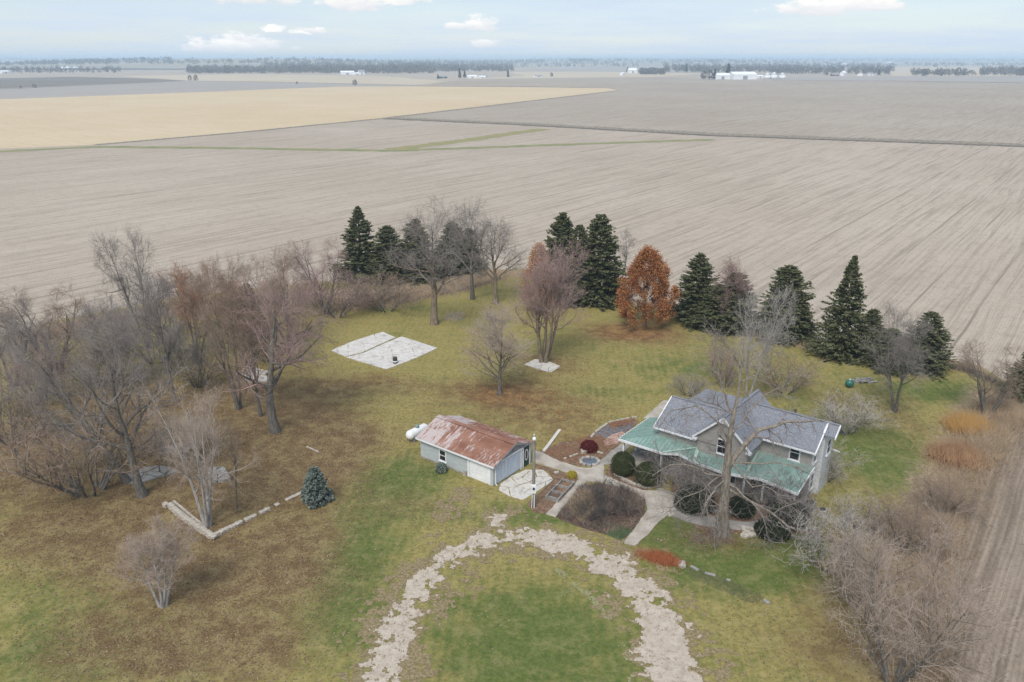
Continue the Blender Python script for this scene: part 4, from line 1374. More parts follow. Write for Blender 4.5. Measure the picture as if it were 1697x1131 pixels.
# ---- bare shrubs
SH = [
    ('shrub1', (150, 815), 655, 250, 'wide brown bare thicket left of the broken stone slabs', 'brown'),
    ('shrub2', (18, 735), 600, 120, 'grey bare bush at the left edge of the photo', 'grey'),
    ('shrub1', (1140, 655), 620, 62, 'small grey shrub behind the left roof of the house', 'grey'),
    ('shrub2', (1200, 640), 565, 80, 'pinkish shrub beside the white barked tree', 'pink'),
    ('shrub2', (1300, 650), 590, 120, 'pale bare shrub behind the right roof of the house', 'tan'),
    ('shrub1', (1405, 715), 655, 110, 'pale grey shrub off the right corner of the roof', 'pale'),
    ('shrub2', (1370, 795), 735, 95, 'grey bare shrub beside the white gable end', 'pale'),
    ('shrub1', (1425, 880), 830, 110, 'pale bare shrub on the right lawn near the house', 'pale'),
    ('shrub1', (1365, 940), 860, 150, 'pale spreading shrub at the right end of the front lawn', 'pale'),
    ('shrub2', (1110, 800), 740, 90, 'bare grey shrub between porch and round bush', 'grey'),
    ('shrub1', (1145, 835), 765, 95, 'tangled grey shrub under the left limbs of the big tree', 'grey'),
    ('shrub2', (1262, 838), 770, 100, 'tangled grey shrub before the porch right of the trunk', 'grey'),
    ('shrub1', (1315, 868), 800, 90, 'grey twiggy shrub over the right yew bush', 'grey'),
    ('shrub1', (1010, 850), 800, 90, 'dark bare shrub in the middle of the perennial bed', 'dark'),
    ('shrub2', (1040, 848), 806, 60, 'brown bare shrub at the right of the perennial bed', 'brown'),
    ('shrub2', (975, 862), 825, 60, 'dark low shrub at the front of the perennial bed', 'dark'),
    ('shrub2', (1420, 1000), 885, 150, 'pale wispy shrub left of the lower right thicket', 'beige'),
    ('shrub1', (640, 515), 462, 120, 'brown brush patch below the tall spruces', 'brown'),
    ('shrub2', (560, 525), 455, 110, 'brown brush patch left of the lawn bay', 'pink'),
    ('shrub1', (260, 600), 520, 130, 'dark undergrowth below the twin stemmed tree', 'grey'),
    ('shrub2', (160, 640), 545, 150, 'dark brown undergrowth at the left field edge', 'brown'),
    ('shrub1', (330, 640), 545, 110, 'grey undergrowth behind the straight grove tree', 'grey'),
    ('shrub2', (450, 600), 520, 120, 'brown undergrowth behind the grove', 'brown'),
    ('shrub1', (60, 670), 575, 130, 'purplish brush below the leaning border tree', 'pink'),
    ('shrub2', (300, 760), 690, 110, 'pale thicket over the grey rubble', 'pale'),
    ('shrub1', (480, 520), 450, 110, 'brown brush along the stubble field', 'brown'),
    ('shrub2', (620, 500), 450, 100, 'brown brush between lawn bay and spruces', 'brown'),
]
for (var, base, top, wpx, lab, tw) in SH:
    tree(var, base, top, wpx, 'bare_shrub', lab, 'grey', tw, (base[0] * 0.37) % 6.28, cat='shrub')

# right foreground: big soft thicket trees
rg = np.random.default_rng(77)
P, R = stems_poly(rg, 7, 6.5, 8, 0.62, 0.10, (0, 0), 0.10, 0.35)
VAR['thicket'] = tree_meshes('thicket', rg, P, R, (8, (0.15, 1.0), (42, 12), lambda t: 3.2 * (1.1 - 0.5 * t), 0.04),
                             (6, (0.15, 1), (42, 14), 1.6, 0.02), (5, (0.2, 1), (42, 15), 0.85, 0.02), (4, (0.2, 1), (40, 15), 0.45, 0.02), 0.0085)
for base, top, wpx, lab, tw in [((1478, 1128), 890, 270, 'wide pale brown bare thicket in the lower right corner', 'beige'),                                 
                                ((1500, 915), 815, 130, 'brown bare thicket on the right lawn edge', 'brown'), ((1560, 850), 785, 95, 'reddish brown thicket along the right field', 'brown')]:
    tree('thicket', base, top, wpx, 'bare_thicket', lab, 'grey', tw, base[0] * 0.7 % 6, cat='thicket')

# ---- the big tree before the house, limbs traced one by one
bx, by = G(1197, 886)


def plane_pt(px, py, dy=0.0):
    """point at the tree's own distance (plus dy) seen at a pixel"""
    x, y = (px - PW / 2) / FPX, -(py - PH / 2) / FPX
    d_ = (x, CP + y * SP, -SP + y * CP)
    t_ = (by + dy) / d_[1]
    return np.array([d_[0] * t_, by + dy, CAMH + d_[2] * t_]) - np.array([bx, by, 0])


def resample(pts, n):
    pts = np.array(pts)
    s = np.r_[0, np.cumsum(np.linalg.norm(np.diff(pts, axis=0), axis=1))]
    q = np.linspace(0, s[-1], n)
    return np.stack([np.interp(q, s, pts[:, k]) for k in range(3)], 1)


rg = np.random.default_rng(5)
trunk_px = [(1197, 887), (1198, 850), (1201, 815), (1205, 780), (1207, 745), (1211, 710), (1219, 675), (1225, 640), (1229, 600), (1233, 568)]
Pt = resample([plane_pt(*q) for q in trunk_px], 14)
Rt = np.interp(np.linspace(0, 1, 14), [0, .05, .12, .35, .55, .75, 1], [.74, .56, .48, .34, .22, .11, .03])
LIMBS = [([(1207, 775), (1222, 755), (1245, 735), (1262, 720), (1285, 714), (1325, 710), (1395, 706)], .27, 1.5), ([(1207, 748), (1196, 720), (1186, 712), (1183, 745), (1195, 760)], .13, -1.5),
         ([(1209, 735), (1192, 700), (1160, 685), (1120, 690), (1098, 730)], .13, 2.0), ([(1203, 795), (1180, 800), (1165, 815), (1148, 838)], .14, -2.5),
         ([(1203, 790), (1170, 782), (1140, 765), (1110, 760), (1075, 780)], .15, -1.0), ([(1203, 800), (1230, 812), (1250, 832), (1258, 870)], .14, -2.5),
         ([(1202, 808), (1240, 830), (1268, 842), (1298, 860), (1330, 865), (1400, 888), (1470, 930)], .22, -2.0), ([(1215, 690), (1203, 650), (1190, 610), (1192, 570)], .14, 1.5),
         ([(1224, 645), (1245, 615), (1262, 590), (1290, 580)], .12, 1.0), ([(1216, 688), (1185, 668), (1150, 650), (1125, 648)], .11, -1.5), ([(1209, 730), (1240, 700), (1275, 670), (1330, 655)], .13, 2.5),
         ([(1205, 770), (1240, 765), (1290, 760), (1345, 780)], .13, -1.0), ([(1202, 805), (1190, 830), (1178, 860), (1170, 905)], .09, -2.8), ([(1228, 610), (1215, 585), (1200, 562)], .07, -.8),
         ([(1204, 785), (1160, 805), (1120, 815), (1095, 835)], .1, -1.8), ([(1206, 760), (1235, 790), (1275, 800), (1310, 830)], .12, -2.2)]
P1 = np.stack([resample([plane_pt(*q) + np.array([0, dyy * k / (len(l) - 1), 0]) for k, q in enumerate(l)], 9) for l, r_, dyy in LIMBS])
P1[:, 1:] += rg.normal(size=P1[:, 1:].shape) * 0.10
R1 = np.stack([np.linspace(r_ * (.9 if r_ > .26 else .62), 0.025, 9) for l, r_, _ in LIMBS])
ht = tree_meshes('house_tree', rg, Pt[None], Rt[None], None, (12, (0.2, 1), (50, 15), lambda t: 2.4 * (1.2 - .5 * t), -0.02), (6, (0.15, 1), (48, 15), 1.15, -0.02), (4, (0.15, 1), (45, 15), 0.55, -0.01), 0.012, P1, R1)
root = tag(empty('bare_tree', (bx, by, 0)), 'huge bare tree with twisting limbs right in front of the house', 'tree')
mesh_part('trunk', ht['trunk'], root, simple('lichened_bark', (0.31, 0.265, 0.21), (0.15, 0.125, 0.10), 2.0, 0.95, 0.8, sc=(3, 3, 0.7), detail=8))
mesh_part('crown', ht['crown'], root, TW['grey'])

# ---- leafy and evergreen


def leaf_mat(name, a, b, c3):
    t = NT(name, 0.8, 0.2)
    n = t.noise(t.coord(), 0.9, 3, 0.6)
    g = t.n.new('ShaderNodeNewGeometry')
    c = t.mix(t.ramp(n, 0.35, 0.65), a, b)
    c = t.mix(t.ramp(g.outputs['Random Per Island'], 0.0, 1.0, 0.0, 0.8), c, c3)
    return t.done(c)


M_NEEDLE = leaf_mat('spruce_needles', (0.062, 0.076, 0.033), (0.100, 0.112, 0.050), (0.150, 0.150, 0.072))
M_NEEDLEB = leaf_mat('blue_spruce_needles', (0.165, 0.205, 0.180), (0.23, 0.265, 0.235), (0.115, 0.135, 0.105))
M_OAK = leaf_mat('rust_oak_leaves', (0.33, 0.125, 0.045), (0.50, 0.25, 0.105), (0.25, 0.085, 0.032))
M_ORANGE = leaf_mat('orange_red_leaves', (0.40, 0.17, 0.065), (0.42, 0.13, 0.06), (0.33, 0.19, 0.06))
M_BOX = leaf_mat('boxwood_leaves', (0.042, 0.052, 0.018), (0.062, 0.070, 0.024), (0.028, 0.034, 0.013))
M_YEW = leaf_mat('yew_needles', (0.022, 0.030, 0.016), (0.040, 0.050, 0.024), (0.030, 0.036, 0.018))
M_REDBUSH = leaf_mat('dark_red_leaves', (0.115, 0.020, 0.020), (0.15, 0.03, 0.028), (0.08, 0.016, 0.016))
M_YELLOWFL = leaf_mat('yellow_flowers', (0.52, 0.39, 0.03), (0.45, 0.33, 0.04), (0.20, 0.20, 0.05))
M_REDGRASS = leaf_mat('rust_red_stalks', (0.30, 0.085, 0.035), (0.25, 0.07, 0.032), (0.38, 0.16, 0.07))
M_GOLDBUSH = leaf_mat('golden_brush', (0.50, 0.30, 0.09), (0.42, 0.24, 0.08), (0.36, 0.22, 0.10))


def cards(c, ax, sd, L, W):
    """leaf quads: centre, long axis, side axis (unit), length, width"""
    L, W = np.asarray(L).reshape(-1, 1), np.asarray(W).reshape(-1, 1)
    V = np.stack([c - ax * L / 2, c + sd * W / 2, c + ax * L / 2, c - sd * W / 2], 1)
    F = np.arange(len(c) * 4).reshape(-1, 4)
    return V.reshape(-1, 3), F


def spruce_mesh(seed, H, Rm, nb, dens=26, power=0.8, lumps=0.22):
    """every bough its own height, reach and droop; sprays of needles hang along it"""
    rg = np.random.default_rng(seed)
    C, A, Sd, Ls, Ws = [], [], [], [], []
    ph = rg.uniform(0, 6.28, 6)
    for b in range(nb):
        q = rg.uniform(0, 1) ** 1.35
        z = H * (0.015 + 0.975 * q)
        az = rg.uniform(0, 2 * math.pi)
        lump = 1 + lumps * (math.sin(2 * az + ph[0] + q * 5) * 0.5 + math.sin(3 * az + ph[1] - q * 11) * 0.6 + math.sin(17 * q + ph[2] + az) * 0.5)
        rr = Rm * (1 - q) ** power + 0.06
        if q < 0.12:
            rr *= 0.80 + 1.65 * q
        ln = rr * lump * (0.55 + 0.55 * rg.uniform() ** .6)
        k = max(4, int(dens * (0.3 + 0.7 * ln / Rm)))
        t_ = rg.uniform(0.15, 1.0, k) ** .8
        dr = np.array([math.cos(az), math.sin(az)])
        rise = rg.uniform(-0.38, 0.06) + 0.45 * q ** 2
        zz = np.maximum(z + rise * ln * t_ + 0.16 * ln * t_ ** 3, 0.05)
        hx = dr[None] * (t_ * ln)[:, None]
        s_ = rg.uniform(-1, 1, k)
        sv = np.array([-dr[1], dr[0]])
        sl = (0.20 + 0.20 * (1 - t_)) * min(1.0, 0.55 + ln / 2.5)
        ax = unit(np.c_[dr[None] * rg.uniform(0.2, 1.0, (k, 1)) + sv[None] * s_[:, None], rg.uniform(-0.75, 0.45, k)])
        C.append(np.c_[hx, zz] + ax * (sl / 2)[:, None])
        A.append(ax)
        Sd.append(unit(np.cross(ax, unit(rg.normal(size=(k, 3)) + np.array([0, 0, .5])))))
        Ls.append(sl * rg.uniform(1.0, 1.7, k))
        Ws.append(0.10 + 0.11 * rg.uniform(0, 1, k))
    V, F = cards(np.concatenate(C), np.concatenate(A), np.concatenate(Sd), np.concatenate(Ls), np.concatenate(Ws))
    tv, tf = tubes(np.array([[[0, 0, -0.05], [0, 0, H * .5], [0, 0, H * 1.0]]]), np.array([[0.2, 0.11, 0.015]]) * H / 11, 7)
    return dict(crown=np_mesh('spruce_crown', V, F, [M_NEEDLE]), trunk=np_mesh('spruce_trunk', tv, tf, [M_BARK]), h=H, r=Rm * 0.98)


SPR = {'a': spruce_mesh(1, 12, 2.9, 620, 34, 0.92), 'b': spruce_mesh(2, 12, 2.7, 760, 38, 0.55), 'c': spruce_mesh(3, 12, 2.7, 720, 36, 0.68, 0.34), 'blue': spruce_mesh(4, 3.2, 1.35, 330, 46, 0.55, 0.1)}


def spruce(var, base, top, wpx, label, name='spruce_tree', rz=0.0, mat=None):
    v = SPR[var]
    x, y = G(*base)
    h = height_to(top, x, y)
    w = wpx * (1.0 if var == 'blue' else 1.22 if var == 'a' else 1.38) * depth(x, y, h * .3) / FPX / 2
    root = tag(empty(name, (x, y, 0), rz, (w / v['r'], w / v['r'], h / v['h'])), label, 'tree')
    mesh_part('trunk', v['trunk'], root, M_BARKB)
    mesh_part('crown', v['crown'], root, mat or M_NEEDLE)


SPL = [('a', (600, 462), 341, 84, 'tallest spruce of the left row, clear pointed top'), ('b', (646, 466), 374, 60, 'short dark spruce right of the tallest left spruce'), ('c', (692, 462), 362, 66, 'dark spruce hidden behind the spreading bare tree'),
       ('b', (752, 452), 368, 58, 'dark spruce with ragged top behind the narrow bare tree'), ('c', (778, 446), 378, 44, 'small dark spruce at the right end of the left row'),
       ('b', (929, 494), 352, 66, 'left spruce of the dense trio behind the lawn'), ('c', (957, 500), 372, 66, 'shorter middle spruce of the dense trio'), ('b', (991, 502), 355, 74, 'right spruce of the dense trio beside the orange oak'),
       ('c', (1153, 532), 419, 70, 'twin topped spruce right of the orange oak'), ('b', (1212, 545), 452, 74, 'low wide spruce third from the orange oak'), ('c', (1185, 545), 470, 56, 'low spruce between the twin topped and the wide one'),
       ('b', (1296, 558), 440, 78, 'dense broad spruce behind the white barked tree'), ('c', (1318, 562), 486, 50, 'small spruce tucked against the dense broad one'),
       ('a', (1393, 590), 422, 88, 'lone tall pointed spruce at the right of the yard'), ('b', (1436, 590), 512, 50, 'short spruce leaning on the lone tall spruce'), ('c', (1528, 612), 516, 70, 'dark spruce behind the grey bare tree at right'),
       ('b', (1470, 610), 545, 60, 'low dark evergreen between lone spruce and grey tree'), ('c', (1694, 662), 580, 56, 'dark evergreen cut by the right border')]
for k, (v, b, tp, w, lab) in enumerate(SPL):
    spruce(v, b, tp, w, lab, rz=k * 1.3)
spruce('blue', (525, 832), 776, 48, 'small blue spruce alone on the lawn left of the garage', 'blue_spruce', 0.4, M_NEEDLEB)
spruce('b', (418, 560), 470, 40, 'small dark evergreen deep in the left grove', rz=2)


def leafy(seed, H, Rm, nclump, per, prof, leaf, clump_r, z0):
    """leaf cards gathered in clumps round an egg shaped crown"""
    rg = np.random.default_rng(seed)
    z = rg.uniform(0, 1, nclump)
    az = rg.uniform(0, 2 * math.pi, nclump)
    rad = np.interp(z, prof[0], prof[1]) * Rm * np.sqrt(rg.uniform(0.30, 1.0, nclump)) * (0.88 + 0.16 * np.sin(az * 5 + z * 9))
    cc = np.c_[rad * np.cos(az), rad * np.sin(az), z0 + z * (H - z0)]
    c = np.repeat(cc, per, 0) + rg.normal(size=(nclump * per, 3)) * clump_r * np.array([0.55, 0.55, 0.75])
    out = unit(np.c_[c[:, :2], np.full(len(c), 1.2)])
    ax = unit(out + rg.normal(size=c.shape) * 0.6)
    sd = unit(np.cross(ax, rg.normal(size=c.shape)))
    return cards(c, ax, sd, leaf * rg.uniform(.7, 1.4, len(c)), leaf * 0.62 * rg.uniform(.7, 1.4, len(c)))


def leafy_tree(base, top, wpx, label, name, mat, seed, prof, nclump=420, per=70, leaf=0.22, bark='brown', clear=0.13, cl_r=0.5):
    x, y = G(*base)
    h = height_to(top, x, y)
    w = wpx * depth(x, y, h * .4) / FPX / 2
    root = tag(empty(name, (x, y, 0)), label, 'tree')
    rg = np.random.default_rng(seed)
    P, R = stems_poly(rg, 1, h * .8, 8, 0, 0.26, wander=0.04)
    P1, R1 = sprout(rg, P, R, 16, (0.16, 1), (55, 8), lambda t: w * 1.0 * (1.0 - .6 * t), 5, .1, .1, .5, .02)
    V, F = merge([tubes(P, R, 8), tubes(P1, R1, 5)])
    np_obj('trunk', V, F, BK[bark], root, True)
    V, F = leafy(seed, h - 0.3, w, nclump, per, prof, leaf, cl_r, h * clear)
    np_obj('crown', V, F, mat, root)


EGG = ([0, 0.08, 0.25, 0.5, 0.75, 0.92, 1.0], [0.72, 0.95, 0.98, 0.80, 0.56, 0.30, 0.06])
leafy_tree((1068, 541), 411, 116, 'dense oak still full of rust orange leaves', 'oak_tree', M_OAK, 3, EGG, 400, 84, 0.21, cl_r=0.44)
leafy_tree((892, 520), 404, 66, 'orange red leafed tree behind the broad pinkish tree', 'maple_tree', M_ORANGE, 9, EGG, 170, 42, 0.20)


def bush(base, w, h, label, name, mat, seed=1, n=5200, leaf=0.075, squash=0.9, cat='bush', core=None, rz=0.0, wy=None):
    """clipped bush: lumpy dome covered with small leaf cards"""
    rg = np.random.default_rng(seed)
    x, y = G(*base)
    root = tag(empty(name, (x, y, 0), rz), label, cat)
    wy = wy or w
    d = unit(rg.normal(size=(n, 3)))
    d[:, 2] = np.abs(d[:, 2]) * 1.0
    lum = 1 + 0.05 * np.sin(d[:, 0] * 7 + seed) * np.sin(d[:, 1] * 8) + rg.normal(size=n) * 0.025
    lowz = -0.35 * (d[:, 2] < 0.25) * rg.uniform(0, 1, n)
    p = d * lum[:, None] * np.array([w / 2, wy / 2, h * 0.62]) + np.array([0, 0, h * 0.38])
    p[:, 2] += lowz * h
    p[:, 2] = np.maximum(p[:, 2], 0.03)
    ax = unit(d + rg.normal(size=(n, 3)) * 0.8)
    sd = unit(np.cross(ax, rg.normal(size=(n, 3))))
    V, F = cards(p, ax, sd, leaf * rg.uniform(.7, 1.5, n), leaf * .6 * rg.uniform(.7, 1.4, n))
    np_obj('leaves', V, F, mat, root)
    m = MB().lathe([(0.30, 0.0), (0.43, h * .2 / 1), (0.465, h * .42), (0.42, h * .65), (0.30, h * .84), (0.14, h * .94), (0.02, h * .965)], 20)
    m.v = [(vx * w, vy * wy, vz) for vx, vy, vz in m.v]
    m.build('core', core or mat, root, True)
    return root


bush((1032, 786), 2.35, 2.3, 'clipped round dark green bush nearer the garage', 'round_bush', M_BOX, 1)
bush((1074, 802), 2.6, 2.15, 'clipped round dark green bush nearer the house tree', 'round_bush', M_BOX, 2)
bush((1150, 842), 3.4, 2.0, 'dark yew bush left of the big trunk', 'yew_bush', M_YEW, 3, 4200, 0.14)
bush((1228, 852), 2.2, 1.7, 'dark yew bush just right of the big trunk', 'yew_bush', M_YEW, 4, 3200, 0.14)
bush((1305, 866), 3.2, 1.9, 'dark yew bush at the right front corner of the house', 'yew_bush', M_YEW, 5, 4200, 0.14)
bush((1280, 884), 3.0, 0.9, 'low dark spreading yew below the fallen limb', 'yew_bush', M_YEW, 6, 3000, 0.14)
bush((976, 747), 1.75, 1.05, 'low dark red bush beside the walk', 'red_bush', M_REDBUSH, 7, 3000, 0.09)
bush((948, 791), 0.95, 0.6, 'small clump of yellow flowers beside the walk', 'yellow_flowers', M_YELLOWFL, 8, 1300, 0.09, cat='flowers')
bush((731, 782), 1.1, 0.9, 'scruffy grey green plant below the garage window', 'garage_plant', M_NEEDLEB, 9, 900, 0.16, cat='plant', core=M_NEEDLE)

# ------------------------------------------------------------------ slabs, stones, timbers


def clip_poly(poly, p, n):
    """keep the side of polygon where (q-p).n <= 0"""
    out = []
    for i in range(len(poly)):
        a, b = poly[i], poly[(i + 1) % len(poly)]
        da, db = (a[0] - p[0]) * n[0] + (a[1] - p[1]) * n[1], (b[0] - p[0]) * n[0] + (b[1] - p[1]) * n[1]
        if da <= 0:
            out.append(a)
        if da * db < 0:
            k = da / (da - db)
            out.append((a[0] + k * (b[0] - a[0]), a[1] + k * (b[1] - a[1])))
    return out


def cracked(name, px, nseed, label, cat, mat, top, thick, seed, gap=0.04, piece='slab_piece', tilt=0.015, drop=0.0, outline=True):
    """a slab broken into separate pieces"""
    rg = random.Random(seed)
    poly = [G(*q) for q in px]
    cx_, cy_ = sum(p[0] for p in poly) / len(poly), sum(p[1] for p in poly) / len(poly)
    root = tag(empty(name, (cx_, cy_, 0)), label, cat)
    xs_, ys_ = [p[0] for p in poly], [p[1] for p in poly]
    seeds = []
    while len(seeds) < nseed:
        q = (rg.uniform(min(xs_), max(xs_)), rg.uniform(min(ys_), max(ys_)))
        if poly_inside(poly, np.array([q[0]]), np.array([q[1]]))[0]:
            seeds.append(q)
    for i, s in enumerate(seeds):
        c = list(poly)
        for j, s2 in enumerate(seeds):
            if i == j:
                continue
            dx, dy = s2[0] - s[0], s2[1] - s[1]
            L_ = math.hypot(dx, dy)
            mid = ((s[0] + s2[0]) / 2 - dx / L_ * gap / 2, (s[1] + s2[1]) / 2 - dy / L_ * gap / 2)
            c = clip_poly(c, mid, (dx, dy))
            if len(c) < 3:
                break
        if len(c) < 3 or rg.random() < drop:
            continue
        c = ragged(c, 0.05, 0.5, seed * 100 + i)
        tx, ty = rg.uniform(-tilt, tilt), rg.uniform(-tilt, tilt)
        dz = rg.uniform(-0.012, 0.012)
        MB().prism([(x - cx_, y - cy_, top + dz + tx * (x - s[0]) + ty * (y - s[1])) for x, y in c], thick).build(piece, mat, root)
    return root


cracked('concrete_pad', [(830, 803), (848, 790), (872, 779), (900, 780), (917, 795), (905, 806), (888, 817), (866, 829), (845, 823), (826, 813)], 15, 'cracked white concrete pad before the garage sliding door', 'concrete pad', M_WHITECONC, 0.06, 0.14, 3, 0.06)
t = NT('stained_white_slab', 0.9, 0.2)
p = t.pos()
n1, n2, n3 = t.noise(p, 1.3, 8, 0.7), t.noise(t.mapping(p, rot=(0, 0, -TH), sc=(0.7, 1.2, 1)), 0.75, 9, 0.75), t.noise(p, 0.25, 4)
c = t.mix(t.ramp(n1, 0.35, 0.65), (0.50, 0.465, 0.42), (0.64, 0.61, 0.565))
c = t.mix(t.math('MULTIPLY', t.ramp(n2, 0.54, 0.66), 0.8), c, (0.24, 0.185, 0.135))
c = t.mix(t.math('MULTIPLY', t.ramp(n3, 0.55, 0.72), 0.45), c, (0.40, 0.42, 0.41))
M_BIGSLAB = t.done(c)
cracked('concrete_slab', [(549, 582), (586, 566), (634, 551), (655, 560), (640, 567), (600, 585), (572, 592)], 8, 'left strip of the big white slab, with a grey stain', 'concrete slab', M_BIGSLAB, 0.09, 0.18, 6, 0.03, tilt=.003)
cracked('concrete_slab', [(574, 593), (603, 586), (642, 568), (666, 559), (700, 570), (725, 578), (690, 594), (641, 613), (608, 603)], 14, 'right larger part of the big white slab, with leaf patches', 'concrete slab', M_BIGSLAB, 0.10, 0.18, 8, 0.03, tilt=.003)
cracked('concrete_slab', [(869, 605), (886, 596), (905, 598), (929, 608), (912, 618), (890, 612)], 6, 'small white slab at the foot of the pinkish bare tree', 'concrete slab', M_WHITECONC, 0.06, 0.12, 4, 0.08, tilt=.006)
cracked('broken_slab', [(204, 795), (240, 776), (268, 774), (300, 783), (262, 792), (232, 803), (215, 803)], 7, 'broken grey slabs between the leaning tree and the thicket', 'slab', M_STONEG, 0.16, 0.28, 5, 0.12, tilt=.05)
cracked('broken_slab', [(328, 795), (345, 780), (372, 778), (382, 797), (355, 803), (335, 806)], 6, 'grey broken slab behind the pale many stemmed tree', 'slab', M_STONEG, 0.35, 0.5, 9, 0.1, tilt=.08)
cracked('broken_slab', [(398, 622), (416, 611), (440, 622), (446, 634), (410, 634)], 5, 'whitish broken slab behind the grove trunks', 'slab', M_WHITECONC, 0.25, 0.4, 12, 0.1, tilt=.07)
cracked('broken_slab', [(270, 745), (300, 735), (318, 742), (310, 752), (280, 756)], 5, 'grey rubble slab below the pale thicket', 'slab', M_STONEG, 0.2, 0.3, 15, 0.1, tilt=.08)
cracked('pavers', [(1012, 722), (1030, 716), (1040, 722), (1022, 736), (1002, 740), (1000, 732)], 9, 'pinkish brick pavers by the left porch corner', 'pavers', simple('pinkish_pavers', (0.46, 0.31, 0.25), (0.34, 0.22, 0.17), 3, .9), 0.075, 0.1, 17, 0.03, 'paver', .004)


def stone_mesh(seed, mat):
    """rough quarried block: a chamfered, jittered slab"""
    rg = random.Random(seed)
    m = MB()
    ring = lambda k, z: [(sx * k * rg.uniform(.88, 1.06), sy * k * rg.uniform(.88, 1.06), z * rg.uniform(.95, 1.04)) for sx, sy in ((-.5, -.34), (-.36, -.5), (.36, -.5), (.5, -.34), (.5, .34), (.36, .5), (-.36, .5), (-.5, .34))]
    r0, r1, r2 = ring(.96, 0.0), ring(1.0, 0.8), ring(.86, 1.0)
    m.add(r0 + r1 + r2, [tuple(range(7, -1, -1)), tuple(range(16, 24))] + [(i + 8 * k, (i + 1) % 8 + 8 * k, (i + 1) % 8 + 8 * k + 8, i + 8 * k + 8) for k in (0, 1) for i in range(8)])
    me = bpy.data.meshes.new('stone')
    me.from_pydata(m.v, [], m.f)
    me.materials.append(mat)
    return me


STONES = [stone_mesh(i, M_STONE) for i in range(6)]
STONESG = [stone_mesh(i + 20, M_STONEG) for i in range(4)]
rs = random.Random(3)


def stone(me, x, y, z, sx, sy, sz, rzv, parent=None, name='stone'):
    o = bpy.data.objects.new(name, me)
    o.location = (x, y, z)
    o.scale = (sx, sy, sz)
    o.rotation_euler = (0, 0, rzv)
    return link(o, parent)


def stone_row(name, px, label, size=0.55, h=0.35, mats=None, courses=1, cat='stone wall', fade=None, dens=0.92):
    pts = [np.array(G(*q)) for q in px]
    root = tag(empty(name, (*pts[0], 0)), label, cat)
    total_ = sum(np.linalg.norm(b - a) for a, b in zip(pts[:-1], pts[1:]))
    run = 0.0
    for a, b in zip(pts[:-1], pts[1:]):
        d_ = b - a
        L_ = np.linalg.norm(d_)
        ang = math.atan2(d_[1], d_[0])
        for cr in range(courses):
            s_ = 0.0
            while s_ < L_:
                ln = size * rs.uniform(.7, 1.4)
                q = a + d_ * (s_ + ln / 2) / L_ - pts[0]
                k = 1.0 if fade is None else 1 - fade * (run + s_) / total_
                if rs.random() < dens * (k ** .5):
                    stone(rs.choice(mats or STONES), q[0] + rs.uniform(-.03, .03), q[1] + rs.uniform(-.03, .03), cr * h * .85 * k - 0.02, ln * 1.05, size * .8, h * rs.uniform(.85, 1.15) * k, ang + rs.uniform(-.1, .1), root)
                s_ += ln
        run += L_
    return root


stone_row('stone_wall', [(281, 840), (300, 857), (325, 875), (352, 892)], 'low pale stone wall left of the corner in the yard', 0.62, 0.24, courses=2)
stone_row('stone_wall', [(354, 891), (395, 870), (440, 847), (503, 815)], 'low stone edging running from the corner to the blue spruce', 0.55, 0.34, fade=0.75)
stone_row('stone_edging', [(1019, 787), (1030, 794), (1048, 803), (1072, 810), (1092, 806), (1101, 797)], 'curved pale stone edging below the round bushes', 0.42, 0.22, cat='stone edging')
stone_row('stone_edging', [(976, 729), (990, 715), (1008, 702), (1030, 697), (1052, 693)], 'pale stone edging at the back of the red bush bed', 0.35, 0.2, cat='stone edging', dens=.8)
stone_row('stone_edging', [(930, 764), (945, 758), (962, 752), (985, 750), (998, 752)], 'scattered small stones in the leafy bed by the walk', 0.3, 0.18, cat='stone edging', dens=.7)
stone_row('stone_edging', [(1090, 812), (1130, 826), (1180, 848), (1215, 853)], 'grey stone edging behind the big tree', 0.4, 0.2, STONESG, cat='stone edging', dens=.8)
stone_row('stone_edging', [(1130, 930), (1160, 947), (1205, 960), (1250, 985), (1275, 1000)], 'half buried grey edging stones across the front lawn', 0.4, 0.07, STONESG, cat='stone edging', dens=.3)


def rock(px, s, h, label, mats=STONES, name='rock', n=1, spread=0.0):
    x, y = G(*px)
    if n == 1:
        o = stone(rs.choice(mats), x, y, -0.02, s, s * .75, h, rs.uniform(0, 6), name=name)
        return tag(o, label, 'rock')
    root = tag(empty(name, (x, y, 0)), label, 'rock pile')
    for i in range(n):
        q = rs.uniform(0.4, 1.0)
        stone(rs.choice(mats), rs.uniform(-spread, spread), rs.uniform(-spread, spread) * .7, -0.02, s * q, s * q * .8, h * q, rs.uniform(0, 6), root)
    return root


rock((1242, 882), 0.9, 0.28, 'heap of pale stones right of the big trunk', n=12, spread=1.0, name='stone_heap')
rock((1296, 886), 0.8, 0.25, 'row of flat pale stones below the spreading yew', n=8, spread=1.0, name='stone_heap')
rock((1108, 850), 0.7, 0.2, 'pale stones at the top of the small front lawn', n=7, spread=0.8, name='stone_heap')
rock((1129, 938), 0.75, 0.3, 'white rock beside the rust red stalks')
rock((968, 751), 0.7, 0.4, 'pale boulder just below the red bush')
rock((1065, 829), 0.4, 0.2, 'small pale rock at the right tip of the perennial bed')
rock((275, 840), 0.55, 0.4, 'lone stone at the left end of the low wall')
rock((1427, 632), 0.9, 0.3, 'grey stone ring near the green ball', STONESG, n=9, spread=1.0, name='stone_heap')
rock((752, 527), 0.7, 0.2, 'dark flat stones beside the straw heap', STONESG, n=8, spread=1.4, name='stone_heap')
rock((357, 790), 0.7, 0.5, 'rubble on the slab behind the pale many stemmed tree', STONESG, n=8, spread=0.9, name='stone_heap')
rock((922, 784), 0.5, 0.15, 'small white flat stone in the leafy bed')


